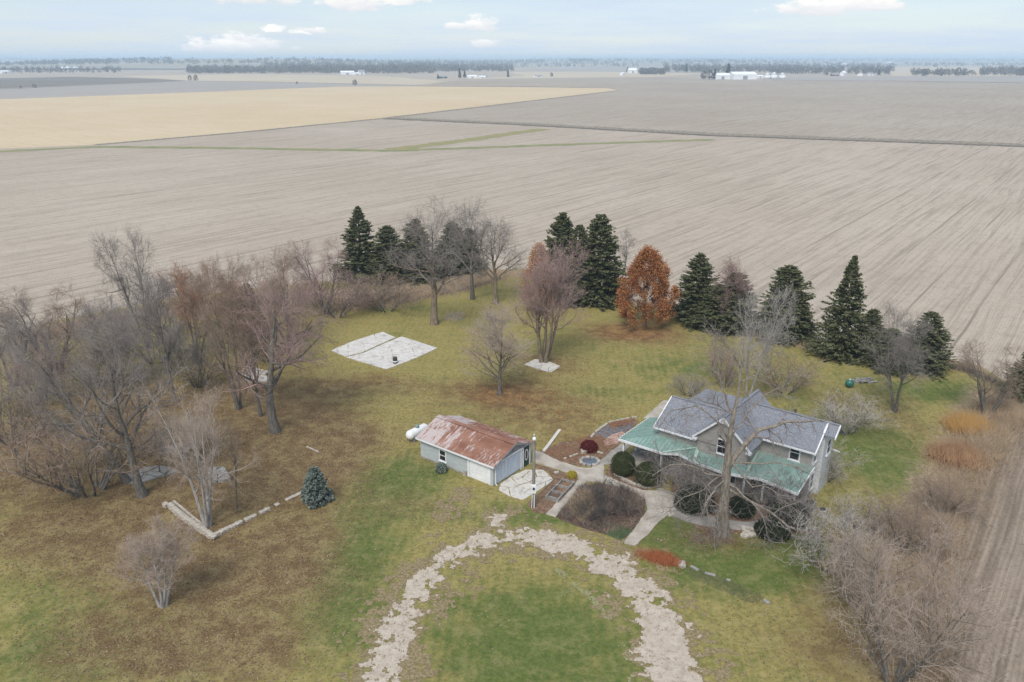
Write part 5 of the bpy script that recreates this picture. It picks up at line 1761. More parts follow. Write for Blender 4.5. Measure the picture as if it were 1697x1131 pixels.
def beam(pa, pb, w, h, z, label, mat, name='timber', cat='timber', parent=None, dz=0.0):
    a, b = G(*pa), G(*pb)
    o = MB().bar((0, 0, h), (b[0] - a[0], b[1] - a[1], h + dz), w, h).build(name, mat, parent)
    o.location = (a[0], a[1], z)
    if label:
        tag(o, label, cat)
    return o


beam((288, 833), (341, 877), 0.22, 0.2, 0.0, 'upper weathered beam lying behind the low stone wall', M_TIMBER, 'wooden_beam')
beam((284, 838), (338, 880), 0.2, 0.18, 0.0, 'lower weathered beam lying against the low stone wall', M_TIMBER, 'wooden_beam')
beam((901, 749), (928, 713), 0.34, 0.09, 0.02, 'long white plank lying on the grass beside the garage', M_WHITECONC, 'white_plank', 'plank')
beam((1362, 739), (1391, 751), 0.14, 0.14, 0.02, 'white pipe lying beside the white gable end', M_WHITE, 'white_pipe', 'pipe')
beam((1326, 868), (1336, 877), 0.14, 0.12, 0.02, 'short white pipe by the spreading yew', M_WHITE, 'white_pipe', 'pipe')
beam((508, 741), (528, 750), 0.16, 0.1, 0.0, 'short pale stick on the leaf covered lawn', M_TIMBER, 'wooden_stick', 'stick')
for k, (a, b) in enumerate([((404, 616), (440, 626)), ((402, 620), (436, 631)), ((409, 612), (444, 622))]):
    beam(a, b, 0.25, 0.2, 0.27 + .012 * k, ['middle', 'lowest', 'topmost'][k] + ' pale board on the broken slab behind the grove', M_WHITECONC, 'pale_board', 'board')

# log heap near the green ball
x, y = G(1436, 634)
lp = tag(empty('log_heap', (x, y, 0)), 'small heap of grey logs on the back lawn', 'log heap')
for k in range(9):
    a = rs.uniform(-.5, .5)
    L_ = rs.uniform(.8, 1.6)
    q = np.array([rs.uniform(-.9, .9), rs.uniform(-.4, .4), 0.12 + 0.16 * (k // 4)])
    MB().tube([q - np.array([math.cos(a), math.sin(a), 0]) * L_ / 2, q + np.array([math.cos(a), math.sin(a), 0.05]) * L_ / 2], [.12, .1], 8).build('log', M_TIMBERG, lp)
x, y = G(1407, 642)
gb = tag(empty('green_ball', (x, y, 0)), 'round green ball shaped tank on the back lawn', 'ball')
M_TEAL = simple('teal_green_plastic', (0.03, 0.15, 0.12), (0.02, 0.11, 0.09), 2, 0.35, spec=.5)
MB().lathe([(0.12, 0.02), (0.36, 0.12), (0.5, 0.32), (0.53, 0.5), (0.48, 0.72), (0.34, 0.9), (0.12, 1.0)], 20).build('body', M_TEAL, gb, True)
MB().lathe([(0.12, 0.985), (0.12, 1.06), (0.05, 1.08)], 12).build('cap', M_WHITE, gb)
# barrel on the slab
x, y = G(655, 603)
ba = tag(empty('barrel', (x, y, 0.09)), 'dark barrel standing on the big white slab', 'barrel')
MB().lathe([(0.28, 0), (0.31, 0.02), (0.31, 0.5), (0.33, 0.52), (0.31, 0.54), (0.30, 0.82), (0.24, 0.83)], 18).build('body', M_DARK, ba, True)
MB().lathe([(0.318, 0.18), (0.318, 0.36)], 18).build('white_band', M_WHITE, ba, True)
MB().lathe([(0.27, 0.825), (0.27, 0.85)], 18).build('lid', simple('brown_lid', (.14, .10, .09), None, 3, .8), ba)

# ------------------------------------------------------------------ propane tank
x, y = G(692, 727)
tk = tag(empty('propane_tank', (x, y, 0), TH + math.pi / 2), 'white propane tank behind the garage', 'tank')
r_, h_ = 0.5, 1.1
prof = [(0.02, -h_ - .42), (0.2, -h_ - .38), (0.36, -h_ - .26), (0.46, -h_ - .12), (r_, -h_), (r_, h_), (0.46, h_ + .12), (0.36, h_ + .26), (0.2, h_ + .38), (0.02, h_ + .42)]
MB().lathe(prof, 24, (0, 0, 0.82), 'x').build('body', M_WHITE, tk, True)
MB().lathe([(0.2, 1.30), (0.22, 1.36), (0.22, 1.5), (0.12, 1.58), (0.02, 1.6)], 16).build('dome_lid', simple('teal_lid', (.20, .30, .29), None, 3, .6), tk, True)
for xx in (-0.75, 0.75):
    MB().box(xx - .08, xx + .08, -.42, .42, -0.02, 0.42).build('foot', M_STONEG, tk)
for xx in (-h_, h_):
    MB().lathe([(r_ + .006, -.03), (r_ + .006, .03)], 24, (xx, 0, .82), 'x').build('seam_band', M_WHITE, tk, True)

# ------------------------------------------------------------------ yard light pole
x, y = G(884, 840)
ph = height_to(722, x, y)
up = tag(empty('utility_pole', (x, y, 0)), 'wooden light pole standing by the garage pad', 'pole')
M_POLE = simple('pole_wood', (0.27, 0.25, 0.20), (0.17, 0.155, 0.125), 3, .9, .3, sc=(4, 4, .4))
MB().lathe([(0.16, -0.1), (0.15, ph * .3), (0.12, ph - .05), (0.08, ph)], 12).build('post', M_POLE, up, True)
MB().box(-0.2, 0.2, -0.36, -0.15, 1.55, 2.35).build('meter_box', M_WHITE, up)
MB().lathe([(0.09, -.46), (0.11, -.42), (0.11, -.36)], 14, (0, 0, 2.05), 'y').build('meter', M_GLASS, up, True)
MB().tube([(0.06, -.2, 1.55), (0.06, -.2, 0.02)], [.05, .05], 8).build('conduit', M_WHITE, up)
MB().tube([(-0.1, -.19, 1.55), (-0.16, -.24, 0.02)], [.035, .035], 8).build('conduit', M_WHITE, up)
MB().tube([(0.0, -.13, 2.35), (0.0, -.12, ph - .6)], [.025, .025], 6).build('conduit', M_STONEG, up)
lm_ = MB().tube([(0, -.08, ph - .25), (0, -.35, ph + .02), (0, -.55, ph + .02)], [.03, .03, .03], 8).build('lamp_arm', M_STONEG, up)
MB().lathe([(0.05, ph + .12), (0.15, ph + .05), (0.18, ph - .08), (0.10, ph - .2)], 14, (0, -.55, 0)).build('lamp_head', M_WHITE, lm_, True)
MB().lathe([(.05, 0), (.06, .06), (.03, .14)], 8, (0, 0, ph)).build('insulator', M_WHITE, up)

# ------------------------------------------------------------------ wooden planter frame with three cells
a, b, c3 = np.array(G(905, 828)), np.array(G(932, 800)), np.array(G(947, 808))
pl = tag(empty('planter_box', (a[0], a[1], 0), math.atan2(b[1] - a[1], b[0] - a[0])), 'grey wooden planter frame with three cells beside the walk', 'planter')
PLn, PWd = np.linalg.norm(b - a), np.linalg.norm(c3 - b)
for yy in (0, -PWd):
    MB().box(-.08, PLn + .08, yy - .06, yy + .06, 0.0, 0.42).build('side_board', M_TIMBERG, pl)
for i in range(4):
    xx = PLn * i / 3
    MB().box(xx - .06, xx + .06, -PWd + .06, -.06, 0.0, 0.43 - .012 * (i % 2)).build('cross_board', M_TIMBERG, pl)
for i in range(3):
    MB().box(PLn * i / 3 + .06, PLn * (i + 1) / 3 - .06, -PWd + .06, -.06, 0.0, 0.2 + .01 * i).build('soil', M_MULCH if i == 0 else M_MULCHR, pl)

# ------------------------------------------------------------------ small pond, air conditioner, hose box
x, y = G(977, 766)
pd = tag(empty('garden_pond', (x, y, 0)), 'tiny stone rimmed pond at the bend of the walk', 'pond')
t = NT('pond_water', 0.08, 0.5)
M_WATER = t.done((0.10, 0.12, 0.15))
MB().lathe([(0.02, 0.06), (0.75, 0.062)], 20).build('water', M_WATER, pd)
for k in range(11):
    a_ = 2 * math.pi * k / 11
    stone(STONESG[k % 4] if k % 3 else STONES[k % 6], .9 * math.cos(a_), .85 * math.sin(a_), 0.0, .45, .35, .2, a_ + 1.5, pd)
x, y = G(1341, 846)
M_BEIGE = simple('beige_metal', (0.46, 0.43, 0.37), (0.38, 0.355, 0.31), 2, .6)
for k, (dx, lab) in enumerate(((0, 'beige air conditioner at the right corner of the house'), (1.05, 'second beige unit box beside the air conditioner'))):
    ac = tag(empty('air_conditioner', (x + dx * .8, y - dx * .75, 0), TH), lab, 'air conditioner')
    s_ = .42 - .08 * k
    MB().box(-s_, s_, -s_, s_, 0.06, .85 - .25 * k).build('casing', M_BEIGE, ac)
    MB().lathe([(s_ * .85, .85 - .25 * k), (s_ * .85, .89 - .25 * k), (.08, .9 - .25 * k)], 18).build('fan_guard', M_DARK, ac)
    MB().box(-s_ - .1, s_ + .1, -s_ - .1, s_ + .1, -.02, .06).build('pad', M_CONC2, ac)
    for j in range(5):
        MB().box(-s_ - .012, s_ + .012, -s_ - .012, s_ + .012, .16 + j * .085, .185 + j * .085).build('louvre', M_STONEG, ac)

# ------------------------------------------------------------------ stalks, brush, perennials, fallen leaves


def stalks(name, pos, h, lean, r, mat, label, cat, seed=0, parent=None, kind='stuff'):
    rg = np.random.default_rng(seed)
    n = len(pos)
    p0 = np.c_[pos, np.full(n, 0.0)]
    d = np.c_[rg.normal(size=(n, 2)) * lean, np.ones(n)]
    p1 = p0 + unit(d) * (h * rg.uniform(.5, 1.15, n))[:, None]
    V, F = cones(p0, p1, r * rg.uniform(.7, 1.4, n))
    return tag(np_obj(name, V, F, mat, parent), label, cat, kind=kind)


def fill(px, n, seed, dens=None, jitter=0):
    rg = np.random.default_rng(seed)
    poly = [G(*q) for q in px]
    a = np.array(poly)
    out = []
    tot = 0
    while tot < n:
        q = rg.uniform(a.min(0), a.max(0), (n * 3, 2))
        k = poly_inside(poly, q[:, 0], q[:, 1])
        if dens is not None:
            k &= vnoise(q[:, 0], q[:, 1], dens[0], seed) > dens[1]
        q = q[k]
        out.append(q)
        tot += len(q)
    return np.concatenate(out)[:n]


def along(px, n, w, seed):
    rg = np.random.default_rng(seed)
    P = [np.array(G(*q)) for q in px]
    s = np.r_[0, np.cumsum([np.linalg.norm(b - a) for a, b in zip(P[:-1], P[1:])])]
    q = rg.uniform(0, s[-1], n)
    P = np.array(P)
    return np.stack([np.interp(q, s, P[:, k]) for k in (0, 1)], 1) + rg.normal(size=(n, 2)) * w


stalks('tall_dead_grass', along([(560, 512), (640, 500), (740, 480), (830, 456)], 16000, 1.7, 1), 1.0, .5, .018, TW['tan'], 'strip of tall dead grass behind the back lawn', 'dead grass', 1)
stalks('tall_dead_grass', along([(870, 455), (1000, 490), (1200, 542), (1340, 574), (1470, 595), (1620, 612)], 12000, 0.9, 2), 0.8, .5, .016, TW['tan'], 'thin strip of dead grass below the spruces', 'dead grass', 2)
stalks('tall_dead_grass', along([(-100, 600), (0, 580), (100, 550), (300, 515), (520, 495)], 16000, 2.4, 3), 1.2, .5, .018, TW['brown'], 'brown dead grass along the left field edge', 'dead grass', 3)
stalks('dead_brush', along([(1655, 680), (1625, 740), (1590, 800), (1565, 860), (1545, 930), (1540, 1010), (1545, 1150)], 15000, 1.5, 4), 0.85, .6, .015, TW['tan'], 'brown brush strip between right lawn and field', 'brush', 4)
stalks('dead_brush', along([(1665, 665), (1640, 720), (1620, 760)], 5000, 1.0, 5), 1.6, .5, .02, TW['tan'], 'pale tall grass near the yellow bush', 'dead grass', 5)
stalks('dark_weeds', along([(1340, 576), (1470, 598), (1600, 612), (1660, 640)], 5000, 0.5, 6), 0.6, .6, .02, TW['dark'], 'dark weeds along the back fence line at right', 'weeds', 6)
stalks('dark_weeds', along([(620, 508), (700, 494), (770, 480), (830, 462)], 3000, 0.35, 7), 0.45, .6, .02, TW['dark'], 'dark weedy line at the back of the lawn', 'weeds', 7)
BED = [(962, 808), (1000, 805), (1040, 814), (1068, 831), (1064, 850), (1042, 878), (1010, 884), (960, 870), (926, 856), (948, 830)]
stalks('dead_perennials', fill(BED, 5000, 11, (0.5, 0.45)), 0.8, .6, .016, TW['dark'], 'dark dead perennials filling the central bed', 'dead plants', 11)
stalks('dead_perennials', fill(BED, 4500, 12, (0.5, 0.40)), 0.75, .7, .016, TW['brown'], 'brown dead perennials among the dark ones', 'dead plants', 12)
stalks('dead_perennials', fill([(940, 845), (962, 818), (985, 822), (990, 850), (965, 868)], 4500, 13), 0.85, .6, .018, TW['tan'], 'tan grassy stalks in the left of the central bed', 'dead plants', 13)
stalks('leafy_ground_cover', fill([(1005, 886), (1015, 872), (1040, 874), (1046, 884), (1028, 896)], 2500, 14), 0.3, .9, .025, leaf_mat('green_cover', (0.11, 0.155, 0.075), (0.15, 0.19, 0.10), (0.08, 0.11, 0.05)), 'green ground cover at the tip of the central bed', 'ground cover', 14)
stalks('dead_perennials', fill([(895, 750), (935, 737), (985, 718), (1020, 735), (990, 762), (962, 770), (930, 762)], 2500, 15, (.6, .45)), 0.4, .8, .013, TW['rust'], 'rust coloured stalks in the red bush bed', 'dead plants', 15)
stalks('dead_perennials', fill([(1140, 900), (1210, 905), (1215, 880), (1185, 880), (1150, 885)], 1200, 16), 0.3, .9, .014, TW['brown'], 'brown stalks at the foot of the big tree', 'dead plants', 16)
stalks('dead_perennials', fill([(1130, 938), (1165, 945), (1260, 985), (1270, 1003), (1240, 1000), (1150, 960)], 1500, 17), 0.22, 1.2, .012, leaf_mat('grey_green_cover', (.17, .175, .10), (.22, .21, .14), (.13, .13, .08)), 'grey stalks along the half buried edging stones', 'dead plants', 17)
stalks('dead_perennials', fill([(1010, 702), (1050, 695), (1040, 706), (1012, 712)], 800, 18), 0.45, .7, .014, TW['rust'], 'rust stalks at the back of the grey stone bed', 'dead plants', 18)
stalks('straw_heap', fill([(735, 530), (742, 520), (762, 518), (772, 524), (755, 534)], 1800, 19), 0.5, 1.0, .02, simple('straw', (.55, .46, .30), (.42, .34, .21), 4), 'pale straw heap beside the spreading bare tree', 'straw', 19)
# rust red stalks: one clump
x, y = G(1096, 930)
rgl = np.random.default_rng(20)
rr_ = tag(empty('ornamental_grass', (x, y, 0)), 'rust red ornamental clump at the edge of the front lawn', 'ornamental grass')
q = rgl.normal(size=(1100, 2)) * np.array([0.75, 0.24])
q = q @ np.array([[math.cos(-.45), math.sin(-.45)], [-math.sin(-.45), math.cos(-.45)]])
stalks('blades', q, .95, .45, .024, M_REDGRASS, None, None, 21, rr_)
# golden bushes by the right field
for k, (px, w_, lab, mt_) in enumerate([((1604, 712), 0.9, 'bright golden bush near the right field', M_GOLDBUSH), ((1582, 762), 1.0, 'orange brown bush below the golden one', simple('orange_brush', (.38, .235, .13), (.28, .16, .09), 1)), ((1664, 690), 0.9, 'pale straw bush right of the small dark tree', TW['tan'])]):
    x, y = G(*px)
    gb = tag(empty('golden_bush', (x, y, 0)), lab, 'bush')
    q = rgl.normal(size=(2600, 2)) * w_
    stalks('stems', q, 1.9, .45, .022, mt_, None, None, 30 + k, gb)

# fallen leaves lying on the lawn
rgl = np.random.default_rng(50)
q = rgl.uniform((-60, 28), (60, 110), (420000, 2))
k = poly_inside(LAWN, q[:, 0], q[:, 1])
q = q[k]
l_, g_, o_z, d_ = zones(q[:, 0], q[:, 1])
k = rgl.uniform(0, 1, len(q)) < np.clip((l_ - 0.12) * 0.95, 0.02, 1)
q, oz = q[k], o_z[k]
if len(q) > 110000:
    sel_ = rgl.permutation(len(q))[:110000]
    q, oz = q[sel_], oz[sel_]
ismap = rgl.uniform(0, 1, len(q)) < oz
for msk, mt_, lab in ((ismap, M_OAK, 'orange fallen leaves under the rust and orange trees'), (~ismap, leaf_mat('dead_leaves', (0.20, 0.135, 0.075), (0.32, 0.235, 0.14), (0.13, 0.085, 0.05)), 'brown fallen leaves strewn over the lawn')):
    qq = q[msk]
    n = len(qq)
    ax = unit(np.c_[rgl.normal(size=(n, 2)), rgl.normal(size=n) * .25])
    sd = unit(np.cross(ax, unit(np.c_[rgl.normal(size=(n, 2)) * .4, np.ones(n)])))
    V, F = cards(np.c_[qq, np.full(n, 0.035)], ax, sd, 0.15 * rgl.uniform(.7, 1.3, n), 0.10 * rgl.uniform(.7, 1.3, n))
    tag(np_obj('fallen_leaves', V, F, mt_), lab, 'leaves', kind='stuff')

# ------------------------------------------------------------------ the far country


def hill_h(X_, Y_):
    return 40 * np.clip((Y_ - 6500) / 5500, 0, 1) * (0.55 + 0.65 * vnoise(X_, Y_, 0.00045, 41, 4)) + \
        38 * np.exp(-((X_ + 1500) / 900) ** 2 - ((Y_ - 4600) / 1100) ** 2) + 22 * np.exp(-((X_ - 900) / 1300) ** 2 - ((Y_ - 6200) / 1200) ** 2)


hx, hy = np.meshgrid(np.linspace(-14800, 14800, 150), np.linspace(3000, 14900, 70))
hz = hill_h(hx, hy) - 1.2
vid = np.arange(hx.size).reshape(hx.shape)
t = NT('far_hills', 0.95, 0.1)
p = t.pos()
vo = t.voronoi(t.mapping(p, rot=(0, 0, .6), sc=(0.0016, 0.0030, 1)), 1.0, out='Color')
sc_ = t.n.new('ShaderNodeSeparateColor')
t.l.new(vo, sc_.inputs[0])
c = t.cramp(sc_.outputs[0], [(0.0, (0.20, 0.18, 0.12)), (0.3, (0.36, 0.31, 0.23)), (0.6, (0.27, 0.25, 0.20)), (1.0, (0.44, 0.37, 0.26))])
M_HILL = t.done(c)
tag(np_obj('hills', np.c_[hx.ravel(), hy.ravel(), hz.ravel()], np.stack([vid[:-1, :-1], vid[:-1, 1:], vid[1:, 1:], vid[1:, :-1]], -1).reshape(-1, 4), M_HILL, smooth=True), 'low farmland hills along the horizon', 'hills', kind='structure')
M_FARWOOD = simple('far_bare_wood', (0.17, 0.15, 0.135), (0.10, 0.092, 0.085), 0.05, 0.95)
M_FAREVER = simple('far_evergreens', (0.045, 0.055, 0.04), (0.03, 0.04, 0.03), 0.05, 0.95)


def wood(x0, x1, y0, y1, n, hm, label, mat=M_FARWOOD, seed=0, name='far_wood', kind='stuff'):
    """a far belt of trees: every tree a bunch of leaf sized flakes"""
    rg = np.random.default_rng(seed + 100)
    n = int(n * 2.4)
    px, py = rg.uniform(x0, x1, n), y0 + (y1 - y0) * rg.uniform(0, 1, n) ** .8
    g = np.array([G(a, b) for a, b in zip(px, py)])
    H_ = 1.25 * hm * rg.uniform(.45, 1.25, n)
    zb = hill_h(g[:, 0], g[:, 1]) - 1.2
    zb = np.maximum(zb, 0)
    k = 34
    idx = np.repeat(np.arange(n), k)
    d = rg.normal(size=(n * k, 3))
    d = unit(d) * (rg.uniform(0, 1, n * k) ** .4)[:, None]
    c = np.c_[g[idx], zb[idx]] + d * np.c_[H_[idx] * .42, H_[idx] * .42, H_[idx] * .47] + np.c_[np.zeros((n * k, 2)), H_[idx] * .5]
    ax = unit(rg.normal(size=(n * k, 3)))
    sd = unit(np.cross(ax, rg.normal(size=(n * k, 3))))
    V, F = cards(c, ax, sd, H_[idx] * .24, H_[idx] * .15)
    return tag(np_obj(name, V, F, mat), label, 'wood', kind=kind)


WOODS = [(-300, 200, 116, 122, 130, 11, 'straggling trees round the far left farm'), (30, 100, 108, 113, 40, 14, 'tree clump behind the far left farm'), (110, 185, 108, 113, 60, 14, 'tree belt right of the far left farm'),
         (310, 440, 116, 122.5, 160, 13, 'low tree belt beyond the pale straw field'), (440, 720, 112, 122.5, 420, 15, 'wooded belt behind the white farm buildings'), (640, 760, 110, 120, 150, 14, 'trees on the slope left of the evergreen farm'),
         (740, 850, 108, 119, 160, 13, 'bare trees behind the evergreen farm'), (940, 985, 104, 107, 50, 16, 'grove on the middle horizon'), (1060, 1100, 120, 124, 110, 10, 'square bare grove near the middle far farm'),
         (1100, 1330, 108, 121, 240, 13, 'tree belt behind the white barns'), (1280, 1480, 110, 124, 190, 12, 'trees round the far right farm'), (1510, 1620, 122, 126.5, 40, 11, 'scattered trees on the right far field edge'),
         (1625, 1800, 118, 126.5, 130, 13, 'dense tree belt at far right'), (-1200, 0, 104, 112, 160, 13, 'distant woods at far left'), (1500, 2600, 104, 110, 260, 13, 'distant woods at far right'),
         (0, 460, 101.2, 103.5, 420, 17, 'wooded skyline at left'), (440, 900, 101.2, 108, 420, 15, 'wooded hillside on the skyline'), (880, 1697, 101.2, 104.5, 700, 17, 'wooded skyline at right'), (700, 1060, 106, 112, 80, 12, 'scattered far trees at the middle')]
for k, (x0, x1, y0, y1, n, hm, lab) in enumerate(WOODS):
    wood(x0, x1, y0, y1, n, hm, lab, seed=k)


rgw = np.random.default_rng(900)
for n_, (xa, xb), (ya, yb), hm, lab in ((520, (-2700, -400), (3500, 4500), 15, 'wooded slope of the hill left of the middle'), (200, (-200, 1900), (5000, 6000), 16, 'wooded slope of the far hill right of the middle'), (260, (-3600, -2300), (3000, 4200), 14, 'wooded rise at the left horizon'), (300, (1500, 4200), (3600, 5200), 14, 'wooded rise at the right horizon')):
    gx_, gy_ = rgw.uniform(xa, xb, n_), rgw.uniform(ya, yb, n_)
    kk = vnoise(gx_, gy_, 0.0022, 77, 3) > 0.46
    gx_, gy_ = gx_[kk], gy_[kk]
    m_ = len(gx_)
    H_ = hm * rgw.uniform(.7, 1.4, m_)
    idx = np.repeat(np.arange(m_), 34)
    d = unit(rgw.normal(size=(len(idx), 3))) * (rgw.uniform(0, 1, len(idx)) ** .4)[:, None]
    zb = np.maximum(hill_h(gx_, gy_) - 1.2, 0)
    c = np.c_[gx_[idx], gy_[idx], zb[idx] + H_[idx] * .5] + d * np.c_[H_[idx] * .7, H_[idx] * .7, H_[idx] * .47]
    ax = unit(rgw.normal(size=c.shape))
    sd = unit(np.cross(ax, rgw.normal(size=c.shape)))
    V, F = cards(c, ax, sd, H_[idx] * .3, H_[idx] * .2)
    tag(np_obj('far_wood', V, F, M_FARWOOD), lab, 'wood', kind='stuff')


def far_tree(px, py, hm, label, mat=M_FARWOOD, seed=0, slim=0.42):
    rg = np.random.default_rng(seed)
    x, y = G(px, py)
    root = tag(empty('far_tree', (x, y, -0.05)), label, 'tree')
    k = 120
    z = rg.uniform(.12, 1, k)
    a = rg.uniform(0, 6.28, k)
    w = slim * np.sqrt(np.clip(1 - (2 * z - 1) ** 2, .02, 1)) if mat is M_FARWOOD else slim * (1.02 - z)
    w = w * np.sqrt(rg.uniform(.2, 1, k))
    c = np.c_[w * np.cos(a), w * np.sin(a), z] * hm
    ax = unit(rg.normal(size=(k, 3)))
    sd = unit(np.cross(ax, rg.normal(size=(k, 3))))
    V, F = cards(c, ax, sd, np.full(k, hm * .2), np.full(k, hm * .13))
    np_obj('crown', V, F, mat, root)
    MB().lathe([(hm * .03, -0.1), (hm * .015, hm * .5)], 6).build('trunk', M_BARK, root)
    return root


FT = [(315, 134, 9, 'twin bare tree on the far field margin', M_FARWOOD, .5), (325, 134.3, 10, 'taller bare tree of the pair on the far margin', M_FARWOOD, .45), (57, 146, 5, 'small far bush on the dark field edge, right one', M_FARWOOD, .6),
      (35, 147, 3.5, 'small far bush on the dark field edge, left one', M_FARWOOD, .6), (588, 142, 8, 'round bare tree on the far margin below the white farm', M_FARWOOD, .5), (492, 140, 4, 'tiny far bush on the margin left of the round tree', M_FARWOOD, .5),
      (726, 131.5, 9, 'lone dark evergreen left of the evergreen farm', M_FAREVER, .4), (762, 130, 18, 'tall evergreen pair member at the evergreen farm, left', M_FAREVER, .22), (770, 130, 16, 'tall evergreen pair member at the evergreen farm, right', M_FAREVER, .22),
      (842, 129, 15, 'tall evergreen at the right end of the evergreen farm', M_FAREVER, .25), (1137, 121, 24, 'pair of dark evergreens on the far pale field', M_FAREVER, .28), (1166, 132, 16, 'bare tree left of the first white barn', M_FARWOOD, .4),
      (1176, 132, 17, 'second bare tree left of the first white barn', M_FARWOOD, .38), (1184, 132, 19, 'evergreen beside the first white barn', M_FAREVER, .28), (1206, 130, 27, 'tall dark evergreen between the two white barns', M_FAREVER, .26),
      (1370, 126, 10, 'dark tree beside the far right farm', M_FAREVER, .45), (1456, 126, 14, 'dark evergreen at the right end of the far right farm', M_FAREVER, .4), (1040, 121, 16, 'evergreen behind the middle far farm', M_FAREVER, .4),
      (914, 127.5, 9, 'lone bare tree on the pale far field', M_FARWOOD, .4), (1530, 126.5, 16, 'rounded bare tree on the right far margin', M_FARWOOD, .5), (1558, 126.5, 17, 'second rounded bare tree on the right far margin', M_FARWOOD, .5), (1587, 126.5, 18, 'third rounded bare tree on the right far margin', M_FARWOOD, .48)]
for k, (px, py, hm, lab, mt_, sl) in enumerate(FT):
    far_tree(px, py, hm, lab, mt_, k, sl)

M_BARN = simple('white_metal_wall', (0.80, 0.80, 0.79), (0.74, 0.74, 0.73), .1, .6)
M_BARNR = simple('white_metal_roof', (0.82, 0.83, 0.84), (0.76, 0.77, 0.78), .1, .5)
M_GREYR = simple('grey_roof', (0.32, 0.33, 0.35), (0.25, 0.26, 0.28), .1, .7)
M_REDB = simple('red_barn_wall', (0.25, 0.09, 0.07), (0.18, 0.07, 0.055), .1, .8)


def far_building(px, py, wpx, hpx, label, name='barn', wall=M_BARN, roof=M_BARNR, rot=0.25, ratio=0.5, rise=0.3, cat='barn'):
    x, y = G(px, py)
    sc_ = depth(x, y) / FPX
    w, h = wpx * sc_, hpx * sc_
    d = max(8.0, w * ratio)
    e = h * (1 - rise)
    root = tag(empty(name, (x, y, -0.05), rot), label, cat)
    vs = [(-w / 2, 0, 0), (w / 2, 0, 0), (w / 2, d, 0), (-w / 2, d, 0), (-w / 2, 0, e), (w / 2, 0, e), (w / 2, d, e), (-w / 2, d, e), (-w / 2, d / 2, h * .99), (w / 2, d / 2, h * .99)]
    MB().add(vs, [(0, 1, 5, 4), (2, 3, 7, 6), (1, 2, 6, 9, 5), (3, 0, 4, 8, 7), (3, 2, 1, 0)]).build('wall', wall, root)
    o_ = w * .015
    MB().prism([(-w / 2 - o_, -.4, e), (w / 2 + o_, -.4, e), (w / 2 + o_, d / 2, h), (-w / 2 - o_, d / 2, h)], .3).build('roof', roof, root)
    MB().prism([(-w / 2 - o_, d / 2, h), (w / 2 + o_, d / 2, h), (w / 2 + o_, d + .4, e), (-w / 2 - o_, d + .4, e)], .3).build('roof', roof, root)
    MB().box(-w * .1, w * .1, -.06, .05, 0.02, e * .75).build('door', M_GREYR, root)
    return root


far_building(1198, 132, 27, 10, 'left white barn of the far barn pair', rise=.35)
far_building(1235, 132, 42, 12, 'long white barn of the far barn pair', rise=.35)
far_building(1260, 130, 12, 5, 'low white shed between long barn and grain bins', 'shed', cat='shed')
for k, (px, hp) in enumerate(((1271, 10), (1282, 11), (1296, 10))):
    x, y = G(px, 131.5)
    sc_ = depth(x, y) / FPX
    r_, h_ = 5.5 * sc_, hp * sc_
    bn = tag(empty('grain_bin', (x, y, -.05)), ['left', 'middle, tallest', 'right'][k] + ' white grain bin beside the far barns', 'grain bin')
    MB().lathe([(r_, 0), (r_, h_ * .65)], 20).build('wall', M_BARN, bn, True)
    MB().lathe([(r_ * 1.04, h_ * .65), (r_ * .1, h_), (r_ * .1, h_ * 1.05)], 20).build('roof', M_BARNR, bn, True)
FB = [(576, 124, 22, 6, 'long white farm building at the foot of the wooded slope', 'barn'), (600, 124.5, 10, 8, 'small white house beside the long white far building', 'house'), (592, 124.6, 9, 4, 'low white shed between the far white buildings', 'shed'),
      (10, 122, 12, 5, 'white farm building at the left border of the horizon', 'barn'), (32, 108.5, 16, 4, 'long white shed near the far left clump', 'shed'), (110, 115.5, 14, 4.5, 'white roofed farm building of the far left farm', 'barn'),
      (128, 115, 9, 4, 'small white building right of the far left farm', 'shed'), (607, 107.5, 16, 3, 'white shed up on the wooded slope', 'shed'), (783, 130, 16, 5, 'pale house among the far evergreens', 'house'), (800, 130, 12, 4, 'white shed among the far evergreens', 'shed'),
      (806, 129.5, 8, 4, 'small white box by the far evergreens', 'shed'), (1034, 125, 9, 5, 'white shed of the middle far farm', 'shed'), (1049, 121.5, 14, 8, 'white house of the middle far farm', 'house'), (893, 128, 14, 3, 'low white shed on the pale far field', 'shed'),
      (1400, 126, 10, 8, 'white house of the far right farm', 'house'), (1430, 126, 14, 4, 'low white shed of the far right farm', 'shed'), (1444, 126, 8, 5, 'small white outbuilding of the far right farm', 'shed'), (1372, 110, 14, 4, 'white roofed shed above the far right farm', 'shed'),
      (1402, 109.5, 12, 4, 'second white roofed shed above the far right farm', 'shed'), (1480, 105.5, 16, 4, 'pale shed near the right horizon', 'shed'), (1385, 126.5, 12, 4, 'dark red shed of the far right farm', 'shed'), (735, 130, 14, 4, 'dark low shed left of the far evergreens', 'shed')]
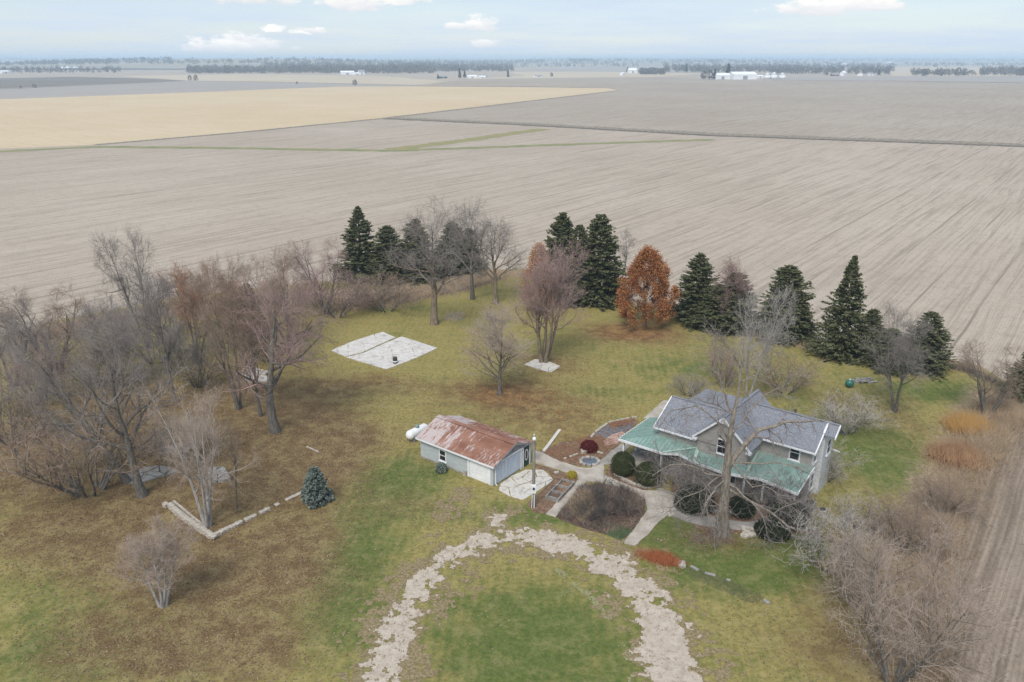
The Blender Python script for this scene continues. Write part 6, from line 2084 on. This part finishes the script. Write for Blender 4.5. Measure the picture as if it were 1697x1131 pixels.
for k, (px, py, w_, h_, lab, cat_) in enumerate(FB):
    dk = 'dark' in lab
    far_building(px, py, w_, h_, lab, {'barn': 'barn', 'house': 'far_house', 'shed': 'shed'}[cat_], M_REDB if 'red' in lab else (M_FAREVER if dk else M_BARN), M_GREYR if (k % 3 == 1 or dk) else M_BARNR, 0.2 + .3 * (k % 4), .6, .4, cat_)

# ------------------------------------------------------------------ haze
hzm = bpy.data.materials.new('haze')
hzm.use_nodes = True
nt = hzm.node_tree
nt.nodes.clear()
mo = nt.nodes.new('ShaderNodeOutputMaterial')
pv = nt.nodes.new('ShaderNodeVolumePrincipled')
pv.inputs['Color'].default_value = (0.66, 0.84, 1.0, 1)
pv.inputs['Density'].default_value = 0.00018
pv.inputs['Anisotropy'].default_value = 0.0
nt.links.new(pv.outputs[0], mo.inputs['Volume'])
tag(MB().box(-15500, 15500, -700, 15500, -2.0, 72).build('haze', hzm), 'pale blue haze over the far fields', 'haze', kind='stuff')

# ------------------------------------------------------------------ kinds that repeat share a group phrase
GROUPS = {'spruce_tree': 'spruces along the back of the yard', 'bare_tree': 'bare trees of the yard', 'young_tree': 'young trees on the lawn', 'bare_shrub': 'bare shrubs of the yard', 'bare_thicket': 'thickets at the right border',
          'round_bush': 'clipped round bushes', 'yew_bush': 'yews before the house', 'concrete_slab': 'white concrete slabs', 'broken_slab': 'broken slabs in the grove', 'stone_wall': 'low stone walls', 'stone_edging': 'stone edgings of the beds',
          'stone_heap': 'stone heaps', 'rock': 'loose rocks', 'wooden_beam': 'beams behind the low wall', 'white_pipe': 'white pipes by the house', 'pale_board': 'boards on the slab in the grove', 'air_conditioner': 'unit boxes at the house corner',
          'golden_bush': 'golden bushes by the right field', 'far_tree': 'single trees in the far fields', 'barn': 'barns of the far farms', 'shed': 'sheds of the far farms', 'far_house': 'houses of the far farms', 'grain_bin': 'grain bins beside the far barns'}
for o in list(scene.objects):
    if o.parent is None and 'category' in o.keys():
        k = o.name.split('.')[0]
        if k in GROUPS and 'kind' not in o.keys():
            o['group'] = GROUPS[k]
